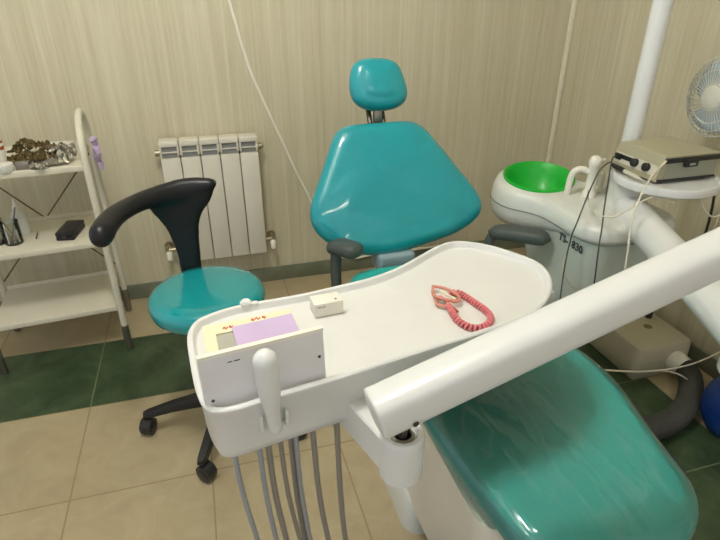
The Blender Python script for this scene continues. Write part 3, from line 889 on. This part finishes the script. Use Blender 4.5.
# things on the table
ZS2 = ZS+.0005
fa = [at_z(199, 326, ZS2), at_z(330, 300, ZS2), at_z(336, 330, ZS2), at_z(206, 358, ZS2)]
fo = V((-.055, .790, ZS2)); fdu = V((.99, .10, 0)).normalized(); fdv = V((-.05, 1, 0)).normalized()
def fp(u, v, w): return fo+fdu*u+fdv*v+V((0, 0, w))
t = thing('film_frame', 'flat cream card frame with a grey window behind the viewer plate', 'card frame', fp(.09, 0, 0))
b = B()
FU, FV0, FV1 = .172, -.115, .060
for u0, u1, v0, v1 in ((.012, .032, FV0, FV1), (FU-.02, FU, FV0, FV1), (.032, FU-.02, FV1-.034, FV1), (.032, FU-.02, FV0, FV0+.02)):
    c = [fp(u0, v0, 0), fp(u1, v0, 0), fp(u1, v1, 0), fp(u0, v1, 0)]
    loft(b, [c, [p+V((0, 0, .005)) for p in c]])
obj('card_border', b, M['frame'], t)
c = [fp(.032, FV0+.02, .0002), fp(FU-.02, FV0+.02, .0002), fp(FU-.02, FV1-.034, .0002), fp(.032, FV1-.034, .0002)]
b = B(); loft(b, [c, [p+V((0, 0, .002)) for p in c]]); obj('card_window', b, M['greyglass'], t)
b = B()
for u, v, w_ in ((.046, .037, .008), (.057, .038, .006), (.098, .046, .005), (.105, .047, .009), (.118, .047, .006)):
    b = B(); tube(b, spline([fp(u, v, .0054), fp(u+w_*.3, v+.006, .0054), fp(u+w_*.6, v-.002, .0054), fp(u+w_, v+.004, .0054)], 4), .0011, 6)
    obj('red_print', b, M['red'], t)
b = B()
c = [at_z(230, 342, ZS2), at_z(305, 327, ZS2), at_z(298.5, 311.5, ZS2), at_z(231.5, 320.5, ZS2)]
c = [fp(.064, -.100, .0062), fp(.174, -.100, .0062), fp(.170, .038, .0062), fp(.061, .033, .0062)]
loft(b, [c, [p+V((0, 0, .0025)) for p in c]])
tag(obj('lilac_paper_pad', b, M['lilac']), 'pale lilac paper pad lying over the cream card frame', 'paper pad')
q0, q1 = at_z(315, 318.5, ZS2), at_z(343.5, 313, ZS2)
du2 = (q1-q0).normalized(); dn2 = V((-du2.y, du2.x, 0))
L = (q1-q0).length
mx = Matrix(((du2.x, dn2.x, 0, q0.x), (du2.y, dn2.y, 0, q0.y), (0, 0, 1, ZS2), (0, 0, 0, 1)))
t = thing('small_carton', 'small white carton standing at the far rim of the instrument table', 'box', mx @ V((L/2, .018, 0)))
b = B(); box(b, (0, 0, 0), (L, .036, .028), .0015, 2, mx); obj('carton_body', b, M['cream'], t)
for lo, hi in (((.006, -.0004, .0205), (.013, .0002, .0218)), ((.0145, -.0004, .0205), (.021, .0002, .0218)), ((L*.76, .008, .0279), (L*.82, .012, .0284))):
    b = B(); box(b, lo, hi, 0, 1, mx); obj('carton_print', b, M['ink'], t)
#, (.013, .0002, .0218), 0, 1, mx); box(b, (.0145, -.0004, .0205), (.021, .0002, .0218), 0, 1, mx); box(b, (L*.76, .008, .0279), (L*.82, .012, .0284), 0, 1, mx)

# pink coiled bib chain
Zc = ZS+.0065
cpx = [(449, 293), (458, 293), (466, 297), (475, 303), (485, 310), (490.5, 317), (488, 324), (479, 328), (469, 327), (461, 323), (455, 317), (451, 310), (448, 305)]
cpath = spline([at_z(x, y, Zc) for x, y in cpx], 24)
t = thing('bib_chain', 'pink coiled plastic cord with clips lying in a loop on the instrument table', 'bib chain', (cpath[0].x, cpath[0].y, ZS2))
T, Ns = frames(cpath)
d = 0; hel = []
turns_per_m = 1/.0074
dense = []
for i in range(len(cpath)-1):
    for k in range(6): dense.append((cpath[i].lerp(cpath[i+1], k/6), T[i].lerp(T[i+1], k/6).normalized(), Ns[i]))
prev = None
for p, tt, n in dense:
    if prev is not None: d += (p-prev).length
    prev = p
    up = V((0, 0, 1)); s = tt.cross(up).normalized(); u = s.cross(tt)
    a = 2*PI*d*turns_per_m
    hel.append((p, s, u, d))
# resample so each turn has 12 points
tot = hel[-1][3]; nst = int(tot*turns_per_m*12); out = []; j = 0
for i in range(nst):
    dd = tot*i/nst
    while hel[j+1][3] < dd: j += 1
    f = (dd-hel[j][3])/max(1e-9, hel[j+1][3]-hel[j][3])
    p = hel[j][0].lerp(hel[j+1][0], f); a = 2*PI*dd*turns_per_m
    out.append(p+(hel[j][1]*math.cos(a)+hel[j][2]*math.sin(a))*.0048)
b = B(); tube(b, out, .0025, 7)
obj('coiled_cord', b, M['pink'], t, smooth=60)
b = B(); tube(b, cpath, .0036, 8); obj('coil_shade_core', b, mat('coil_shade_pink', srgb(150, 62, 70), rough=.6), t, smooth=60)  # darker core paints in the shading between the coil turns
def clip(pts, w, r, z=.0):
    b = B()
    tube(b, spline([at_z(x, y, Zc+z) for x, y in pts], 5, True), r, 8, caps=False)
    return b
b = B(); P = [at_z(x, y, Zc+.005) for x, y in ((433, 287), (434, 286.5), (445, 288.5), (458, 295.5), (459, 300), (456, 301.5), (446, 299.5), (434, 295.5))]
pth = spline(P, 5, True); tube(b, pth+[pth[0]], .0032, 8); 
obj('clip', b, M['salmon'], t, smooth=60)
b = B(); P = [at_z(x, y, Zc+.0005) for x, y in ((436, 299), (441, 297), (447, 302), (448, 306), (442, 306), (437, 304))]
pth = spline(P, 5, True); tube(b, pth+[pth[0]], .0030, 8); 
obj('clip', b, M['salmon'], t, smooth=60)
b = B(); q = at_z(457.5, 311.5, Zc-.001); tube(b, [at_z(450, 304.5, Zc), at_z(455, 309, Zc), q], [.002, .002, .0026], 8, rnd=True); obj('clip_tip', b, M['redmetal'], t)
b = B(); P = [at_z(441, 291.5, Zc+.006), at_z(455, 299, Zc+.006)]; tube(b, P, .0026, 8, rnd=True); obj('clip_bar', b, M['frame'], t)

# ================================================================== SUPPORT ARM
CX, CY = 1.235, 1.30
J = V((.955, .60, 0))
sa = thing('support_arm', 'thick white tubular arm crossing the foreground to carry the instrument table', 'support arm', (J.x, J.y, .62))
A0, A1 = V((.175, .538, .809)), V((.955, .60, 1.002))
b = B()
ad = (A1-A0).normalized(); asd = ad.cross(V((0, 0, 1))).normalized(); au = asd.cross(ad)
rings = []
def arm_ring(c, hu, hv, k=40, e=.66):
    return [c+asd*hu*math.copysign(abs(math.cos(a))**e, math.cos(a))+au*hv*math.copysign(abs(math.sin(a))**e, math.sin(a)) for a in [2*PI*i/k for i in range(k)]]
for s, f in ((0, .93), (.0015, .98), (.004, 1), (.2, 1), (.5, 1), (.75, 1)): rings.append(arm_ring(A0+ad*s, .0325*f, .0335*f))
rings.append(arm_ring(A1, .0325, .0335))
loft(b, rings)
a1 = obj('spring_arm', b, M['white'], sa, smooth=40)
q = A0+ad*.036-au*.0300-asd*(-.013)
sq = A0+ad*.045-au*.026+asd*.0245
b = B(); lathe(b, [(0, 0), (.0045, 0), (.0045, .002), (.0025, .0022), (.0022, .0012), (0, .0012)], A0+ad*.046+asd*.0322-au*.016, (asd*.97-au*.25), 16)
obj('screw', b, M['darkmetal'], a1)
b = B(); lathe(b, [(0, .655), (.044, .655), (.048, .661), (.048, .785), (.044, .79), (.038, .795), (.038, .95), (.046, .955), (.046, 1.045), (.04, 1.055), (0, 1.055)], J, seg=36)
obj('joint_post', b, M['white'], sa)
b = B(); P0, P1 = V((CX, CY, .722)), V((J.x, J.y, .722)); dd = (P1-P0).normalized()
tube(b, [P0+dd*.02, P0+dd*.09, P0+dd*.4, P1], [.048, .048, .047, .045], 32)
obj('lower_arm', b, M['white'], sa, smooth=40)

# ================================================================== SPITTOON UNIT
BX, BY = 1.095, 1.565
un = thing('spittoon_unit', 'grey-white dental spittoon unit with a round bowl housing beside the chair', 'dental unit', (1.16, 1.4, .36))
def pear(grow, z, n=72, rb=.141, x0=1.035, x1=1.335, y0=1.165):
    """outline seen from above: round bowl end at the back, rounded rectangle at the front"""
    pts = []
    for k in range(13):
        a = math.radians(-25+ (230)*k/12)
        pts.append(V((BX+(rb+grow)*math.cos(a), BY+(rb+grow)*math.sin(a), 0)))
    pts += [V((x0-.012-grow, 1.42, 0)), V((x0-grow, 1.34, 0)), V((x0-grow, 1.24, 0)), V((x0+.01-grow*.9, y0+.03-grow*.6, 0)), V((x0+.05-grow*.3, y0-grow, 0)), V(((x0+x1)/2, y0-.006-grow, 0)), V((x1-.05+grow*.3, y0-grow, 0)), V((x1-.01+grow*.9, y0+.03-grow*.6, 0)), V((x1+grow, 1.25, 0)), V((x1-.01+grow, 1.36, 0))]
    P = [V((p.x, p.y)) for p in spline(pts, 6, True)]
    return lift(ccw(resample(P, n)), z)
def tiltz(r, f): return [V((p.x, p.y, f(p))) for p in r]
TD = V((.45, .89, 0))
def tilt_add(p):
    s = max(0, (p.x-BX)*TD.x+(p.y-BY)*TD.y+.14)
    return .13*s
def tilt_bowl(bm, z0=.645):
    for v in bm.verts:
        v.co.z += tilt_add(v.co)*min(1, max(0, (v.co.z-z0)/.08))
# upper shell: high at the bowl, lower at the front
def topz(base_back, base_front):
    def f(p):
        t = min(1, max(0, (p.y-1.17)/(1.50-1.17))); t = t*t*(3-2*t)
        return base_front+(base_back-base_front)*t
    return f
b = B()
rings = []
for g, zb, zf in ((-.05, .592, .668), (-.012, .600, .668), (.004, .617, .669), (.010, .642, .672), (.012, .67, .68), (.008, .700, .704), (-.002, .719, .717), (-.016, .726, .721)):
    rings.append(tiltz(pear(g, 0), topz(zb, zf)))
VR = loft(b, rings, True, False)
tilt_bowl(b, .66)
# top deck with a hole
sm_ = B(); ln = [V((p.x, p.y, .668)) for p in pear(.0125, 0)]; tube(sm_, ln+[ln[0]], .0018, 6, caps=False)
cen_ring = []
last = VR[-1]
hv = []
for vtx in last:
    a = math.atan2(vtx.co.y-BY, vtx.co.x-BX); p = V((BX+.115*math.cos(a), BY+.115*math.sin(a), .726)); p.z += tilt_add(p); hv.append(b.verts.new(p))
for k in range(72): b.faces.new((last[k], last[(k+1) % 72], hv[(k+1) % 72], hv[k]))
obj('upper_shell', b, M['unit'], un, smooth=50)
obj('seam', sm_, mat('seam_grey', srgb(120, 128, 122), rough=.6), un)
b = B(); lathe(b, [(.124, .742), (.124, .748), (.118, .750), (.112, .745), (.104, .715), (.080, .682), (.045, .662), (.018, .657), (0, .657), (0, .650), (.05, .655), (.087, .677), (.110, .712), (.117, .742)], (BX, BY, 0), seg=64, close=False)
tilt_bowl(b)
for v in b.verts: v.co.x = BX+(v.co.x-BX)*.965; v.co.y = BY+(v.co.y-BY)*.965; v.co.z -= .016
bw = obj('bowl', b, M['green'], un, smooth=50)
b = B(); lathe(b, [(0, .6575), (.017, .6575), (.017, .660), (.008, .661), (0, .6605)], (BX, BY, -.014), seg=24); obj('drain', b, M['steel'], bw)
# lower cabinet
b = B()
def cab(g, z, y1, x1=1.330): return lift(ccw(resample([V((p.x, p.y)) for p in rrect((1.033+x1)/2, (1.166+y1)/2, (x1-1.033)/2+g, (y1-1.166)/2+g, .055, 6)], 56)), z)
loft(b, [cab(-.03, .36, 1.50, 1.25), cab(-.015, .372, 1.50, 1.255), cab(-.008, .50, 1.54, 1.28), cab(0, .60, 1.60, 1.31), cab(0, .672, 1.62, 1.330)])
obj('cabinet', b, M['unit_low'], un, smooth=40)
# glass filler and water spouts on the deck
b = B()
def deck(px, py, z): 
    q = at_z(px, py, z); return V((q.x, q.y, z))
s1 = V((1.165, 1.385, .725))
tube(b, spline([s1+V((-.008, .004, .085)), s1+V((-.03, .02, .092)), s1+V((-.048, .03, .082)), s1+V((-.054, .034, .055)), s1+V((-.055, .035, .01))], 5), .010, 14, rnd=True)
obj('bowl_spout', b, M['cream'], un, smooth=60)
b = B(); s1 = V((1.165, 1.385, .725))
lathe(b, [(0, 0), (.021, 0), (.020, .02), (.0155, .03), (.015, .105), (.018, .108), (.019, .122), (.015, .132), (.008, .137), (0, .138)], s1, seg=26)
obj('cup_filler', b, M['cream'], un, smooth=50)
b = B(); s2 = V((1.225, 1.41, .715))
for dx in (0, .028):
    tube(b, [s2+V((dx, 0, 0)), s2+V((dx, 0, .07)), s2+V((dx-.008, -.01, .082))], [.009, .008, .006], 12, rnd=True)
tube(b, [s1+V((.0, 0, .112)), s1+V((.06, .03, .112))], .006, 10)
obj('water_tap', b, M['cream'], un, smooth=50)
# text on the near-left face
fc = bpy.data.curves.new('unit_text', 'FONT'); fc.body = 'TS-1830'; fc.size = .033; fc.extrude = .0004; fc.offset = .0009; fc.align_x = 'CENTER'; fc.space_character = 1.05
ft_ = bpy.data.objects.new('model_text_curve', fc); COL.objects.link(ft_); bpy.context.view_layer.update()
tme = bpy.data.meshes.new_from_object(ft_.evaluated_get(bpy.context.evaluated_depsgraph_get()))
bpy.data.objects.remove(ft_)
fo_ = bpy.data.objects.new('lettering', tme); COL.objects.link(fo_); fo_.parent = un
fo_.matrix_basis = Matrix(((0, 0, -1, 1.0312), (-1, 0, 0, 1.262), (0, 1, 0, .626), (0, 0, 0, 1)))
fo_.matrix_parent_inverse = Matrix.Translation(-un.location)
fo_.data.materials.clear(); fo_.data.materials.append(M['ink'])
# column, round shelf, lamp pole
b = B(); lathe(b, [(0, .69), (.075, .69), (.078, .715), (.066, .73), (.056, .75), (.055, .80), (.06, .82), (0, .82)], (CX, CY, 0), seg=40)
obj('column', b, M['unit'], un, smooth=50)
b = B(); tube(b, [(1.302, 1.408, .70), (1.302, 1.408, 1.6), (1.302, 1.408, 2.3)], .0275, 28); obj('lamp_pole', b, M['white'], un, smooth=50)
RX, RY = 1.305, 1.243
b = B(); lathe(b, [(0, .806), (.139, .806), (.146, .811), (.148, .826), (.145, .8335), (.139, .8335), (.136, .828), (0, .828)], (RX, RY, 0), seg=64)
obj('round_shelf', b, M['white'], un, smooth=40)

# scaler box on the round shelf
sb = thing('ultrasonic_scaler', 'beige control box with black knobs on the round shelf of the dental unit', 'control box', (1.33, 1.25, .83))
x0, x1, y0, y1, z0, z1 = 1.228, 1.425, 1.188, 1.372, .836, .908
b = B()
loft(b, [[V((x0-.014, y0, z0)), V((x1, y0, z0)), V((x1, y1, z0)), V((x0-.014, y1, z0))], [V((x0-.004, y0, z1-.028)), V((x1, y0, z1-.028)), V((x1, y1, z1-.028)), V((x0-.004, y1, z1-.028))],
         [V((x0+.006, y0, z1-.002)), V((x1, y0, z1-.002)), V((x1, y1, z1-.002)), V((x0+.006, y1, z1-.002))], [V((x0+.009, y0+.003, z1)), V((x1-.003, y0+.003, z1)), V((x1-.003, y1-.003, z1)), V((x0+.009, y1-.003, z1))]])
sbody = obj('case', b, M['beige'], sb, smooth=20)
b = B(); box(b, (x0+.012, y0-.0015, z0+.003), (x1-.004, y0+.001, z1-.016)); obj('side_plate', b, M['beige_side'], sb)
b = B(); box(b, (x0+.004, y0-.006, z1-.020), (x1+.002, y0+.004, z1-.006), .002); box(b, (x0-.008, y0-.002, z0-.002), (x1, y0+.004, z0+.006)); obj('side_strip_and_gap', b, M['black'], sb)  # upper strip is a part; lower one paints the dark gap under the case
b = B(); box(b, (x0+.068, y0-.014, z1-.033), (x0+.112, y0-.0016, z1-.010), .003); sw_ = obj('power_switch', b, M['black'], sb)
b = B(); box(b, (x0+.080, y0-.0155, z1-.027), (x0+.100, y0-.0138, z1-.021), .0008); obj('rocker', b, M['hose'], sw_)
pm = Matrix.Translation((x0-.001, 0, 0))
def fx(z): return x0-.004-(z1-.028-z)*.227       # the sloping control face
b = B(); loft(b, [[V((fx(z)+o, y, z)) for y, z in ((y0+.010, z1-.058), (y1-.006, z1-.058), (y1-.006, z1-.0295), (y0+.010, z1-.0295))] for o in (.0005, -.0015)])
b2 = B()
for p0, p1 in (((.010, .050), (.006, .0285)),): pass
b2.free()
obj('front_panel', b, M['panel'], sb)
for yk, rk in ((y0+.045, .0125), (y0+.092, .0125)):
    b = B(); lathe(b, [(0, 0), (rk, 0), (rk*.95, .012), (rk*.7, .014), (0, .014)], (x0-.007, yk, z1-.042), (-1, 0, .2), 20); pass
    obj('knob', b, M['black'], sb)
b = B(); box(b, (x0-.010, y0+.106, z1-.046), (x0-.004, y0+.165, z1-.033), .001); box(b, (x0-.016, y0+.150, z1-.050), (x0-.005, y0+.176, z1-.032), .003)
obj('socket_strip', b, M['black'], sb)
for xx in (x0+.02, x1-.025):
    for yy in (y0+.02, y1-.02):
        b = B(); lathe(b, [(0, .828), (.010, .828), (.010, .8362), (0, .8362)], (xx, yy, 0), seg=16); obj('foot', b, M['black'], sb)
# handpiece resting on the shelf rim in front of the box
b = B(); h0, h1 = V((1.197, 1.345, .843)), V((1.182, 1.205, .8415))
hpth = [h0, h0.lerp(h1, .3), h0.lerp(h1, .42), h0.lerp(h1, .9), h1]
hp_ = thing('scaler_handpiece', 'slim handpiece with a black end lying on the round shelf rim', 'handpiece', h1)
tube(b, hpth[2:], [.0062, .0058, .003], 12, rnd=True); obj('handpiece_body', b, M['panel'], hp_, smooth=60)
b = B(); tube(b, hpth[:3], [.0066, .0075, .0068], 12, rnd=True); obj('handpiece_end', b, M['black'], hp_, smooth=60)

# cords at the unit
def cord(name, pts, r, m, label):
    b = B(); tube(b, spline(pts, 8), r, 7)
    return tag(obj(name, b, m, smooth=60), label, 'cord')
def pxs(*t): return [at_z(*q) for q in t]
cord('cord', [h0]+pxs((610, 162, .848), (600, 170, .825), (590, 190, .782), (582, 210, .760), (576, 225, .728), (571, 238, .688), (565, 265, .612), (560, 300, .52)), .0022, M['cord_d'], 'dark cord from the black handpiece down the left face of the spittoon unit')
cord('cord', [V((x0-.014, y0+.165, z1-.04))]+pxs((612, 160, .862), (607, 190, .797), (604, 210, .768), (602, 228, .738), (599, 246, .700), (595, 278, .60), (591, 305, .52)), .0022, M['cord_d'], 'dark cord from the socket strip of the beige box down the unit front')
cord('cord', [V((x0+.004, y0-.004, z1-.012))]+pxs((652, 176, .872), (639, 200, .82), (631, 225, .76), (628, 250, .70), (625, 270, .645), (622, 290, .58)), .003, M['cord_w'], 'white cord hanging from the corner of the beige box')
cord('cord', pxs((588, 190, .775), (589, 204, .762), (597, 214, .758), (612, 217, .762), (628, 210, .782), (645, 200, .80), (660, 197, .80), (674, 203, .79)), .0025, M['cord_w'], 'white cord sagging in a loop over the front of the unit')
cord('cord', pxs((566, 256, .63), (563, 268, .59), (568, 282, .54), (580, 292, .50), (594, 303, .45)), .0025, M['cord_w'], 'white cord curling low beside the left face of the unit')
cord('cord', [V((1.385, 1.135, .806)), V((1.39, 1.13, .74)), V((1.395, 1.132, .65)), V((1.40, 1.15, .55))], .004, M['black'], 'short black cord hanging under the round shelf')
cord('cord', [V((1.335, 1.14, .803)), V((1.345, 1.118, .765)), V((1.37, 1.105, .745)), V((1.41, 1.115, .755)), V((1.435, 1.145, .806))], .0028, M['cord_w'], 'thin loop of pale cord hanging under the round shelf')
cord('cord', [V((1.445, 1.155, .806)), V((1.46, 1.16, .72)), V((1.475, 1.18, .62)), V((1.48, 1.2, .52))], .0032, M['cord_w'], 'pale cord hanging straight down at the right of the round shelf')

# ================================================================== FAN
FC = at_y(721, 97, 1.375); fn = V((-1, .05, .03)).normalized()
FR = .122
fan = thing('fan', 'white round fan with pale blue blades at the right wall', 'fan', (FC.x, FC.y, FC.z-.13))
fu = fn.cross(V((0, 0, 1))).normalized(); fv = fu.cross(fn)
def fpt(r, a, w): return FC+(fu*math.cos(a)+fv*math.sin(a))*r+fn*w
b = B()
for r, w in ((FR, 0), (FR, .012), (FR, -.012), (FR*.86, .024), (FR*.66, .030), (.04, .034), (FR*.86, -.022), (FR*.66, -.028)):
    c = [fpt(r, 2*PI*k/40, w) for k in range(41)]; tube(b, c, .0024 if r == FR else .0017, 6, caps=False)
for k in range(44):
    a = 2*PI*k/44
    tube(b, spline([fpt(.036, a, .035), fpt(FR*.66, a+.1, .030), fpt(FR*.9, a+.16, .022), fpt(FR*1.005, a+.18, .010), fpt(FR*1.005, a+.18, -.010), fpt(FR*.9, a+.18, -.021), fpt(.05, a+.18, -.030)], 2), .0014, 5)
obj('grille', b, M['fan'], fan)
b = B(); lathe(b, [(0, .040), (.030, .040), (.036, .037), (.036, .031), (0, .031)], FC, fn, 30); obj('grille_cap', b, M['fan'], fan)
bl_ = B(); lathe(bl_, [(0, .022), (.022, .022), (.028, .016), (.028, -.016), (0, -.016)], FC, fn, 28)
hubo = obj('blade_hub', bl_, M['blade'], fan)
for k in range(3):
    b = B(); g = []
    for i in range(9):
        r = .025+.085*i/8; row = []
        for jx in range(9):
            sp_ = (jx/8-.5)*(1.75*(.75+.25*math.sin(PI*i/8)))
            row.append(b.verts.new(fpt(r, 2*PI*k/3+.4+sp_+.25*i/8, .018*(jx/8-.5)*(1-.3*i/8)*1.6)))
        g.append(row)
    for i in range(8):
        for jx in range(8): b.faces.new((g[i][jx], g[i][jx+1], g[i+1][jx+1], g[i+1][jx]))
    obj('blade', b, M['blade'], hubo, mods=(('SOLIDIFY', dict(thickness=.002)),))
b = B(); lathe(b, [(0, -.028), (.045, -.028), (.05, -.04), (.045, -.10), (.03, -.118), (0, -.12)], FC, fn, 28); obj('motor', b, M['fan'], fan, smooth=50)
b = B(); q = FC-fn*.085
tube(b, spline([q, q+V((.01, .0, -.05)), V((XR-.04, q.y+.02, FC.z-.11)), V((XR-.008, q.y+.03, FC.z-.14))], 6), .014, 12)
box(b, (XR-.012, q.y-.01, FC.z-.19), (XR, q.y+.07, FC.z-.09), .004)
obj('wall_mount', b, M['fan'], fan)

# ================================================================== FLOOR BOX, HOSE, CORDS, BLUE BIN
fb = thing('junction_box', 'ivory floor box with a black knob by the right wall', 'floor box', (1.55, 1.4, 0))
b = B(); fr0 = rrect(1.562, 1.418, .128, .152, .03, 6)
loft(b, [lift(inset(fr0, .012), .0), lift(inset(fr0, .004), .012), lift(inset(fr0, 0), .05), lift(inset(fr0, .004), .128), lift(inset(fr0, .010), .140), lift(inset(fr0, .02), .143)])
obj('box_shell', b, M['boxgrey'], fb, smooth=40)
b = B(); q = V((1.635, 1.455, .142)); lathe(b, [(0, 0), (.013, 0), (.013, .03), (.010, .036), (0, .037)], q, seg=18); obj('knob', b, M['black'], fb)
b = B(); q = V((1.583, 1.398, .1425)); lathe(b, [(0, 0), (.017, 0), (.016, .0016), (0, .002)], q, seg=24); obj('cap', b, mat('brown_cap', srgb(128, 112, 84), rough=.5), fb)
b = B(); tube(b, [(1.612, 1.285, .070), (1.615, 1.25, .066), (1.618, 1.228, .062)], [.042, .041, .040], 22); obj('hose_port', b, M['cream'], fb)
hp = spline([V((1.616, 1.235, .062)), V((1.618, 1.20, .054))]+pxs((691, 386, .045), (687, 404, .043), (672, 420, .043), (648, 429, .043), (618, 433, .043))+[V((1.18, 1.02, .043)), V((1.05, 1.08, .043)), V((.90, 1.12, .043)), V((.80, 1.13, .05))], 14)
R = [.037+.0032*math.sin(i*PI*.5*2) for i in range(len(hp))]
fine = []; fr_ = []
for i in range(len(hp)-1):
    for k in range(3):
        fine.append(hp[i].lerp(hp[i+1], k/3)); fr_.append(.0365+(.0035 if (i*3+k) % 3 else -.002))
b = B(); tube(b, fine, fr_, 20)
tag(obj('corrugated_hose', b, M['corr'], smooth=20), 'dark grey corrugated hose curving over the floor from the ivory box', 'hose')
cp = [(596, 369.5), (620, 371), (645, 371.5), (670, 369), (695, 363), (722, 351), (760, 330)]
cord('cord', [at_z(x, y, z) for (x, y), z in zip(cp, (.36, .25, .17, .14, .13, .15, .2))], .003, M['cord_w'], 'thin white cord running above the corrugated hose to the right')
cord('cord', [at_z(x, y, z) for x, y, z in ((655, 370.5, .155), (668, 371.5, .12), (682, 376, .098), (697, 388, .03), (708, 398, .005))], .003, M['cord_w'], 'short pale cord drooping from the ivory box towards the blue bin')
bc = V((1.585, .965, .0))
bb = thing('blue_canister', 'rounded blue plastic canister on the floor at the right picture edge', 'canister', bc)
b = B(); lathe(b, [(0, .004), (.07, .004), (.085, .010), (.104, .045), (.112, .085), (.110, .098)], bc, seg=44); obj('canister_body', b, M['blue'], bb, smooth=60)
b = B(); lathe(b, [(.112, .1005), (.1125, .112), (.106, .142), (.088, .172), (.055, .192), (.02, .199), (0, .200)], bc, seg=44); obj('lid', b, M['blue'], bb, smooth=60)
b = B(); tube(b, spline([bc+V((.0, -.06, .178)), bc+V((0, -.055, .215)), bc+V((0, 0, .232)), bc+V((0, .055, .215)), bc+V((0, .06, .178))], 6), .009, 10); obj('carry_handle', b, M['black'], bb)
for a in (0.4, 2.5, 4.6):
    b = B(); q = bc+V((.062*math.cos(a), .062*math.sin(a), 0)); lathe(b, [(0, 0), (.014, 0), (.014, .012), (0, .012)], q, seg=14); obj('foot', b, M['black'], bb)

# ------------------------------------------------------------------ view
sc.view_settings.view_transform = 'Standard'
sc.view_settings.look = 'None'
sc.view_settings.gamma = 1.0
sc.view_settings.exposure = 0.5
sc.view_settings.use_curve_mapping = False
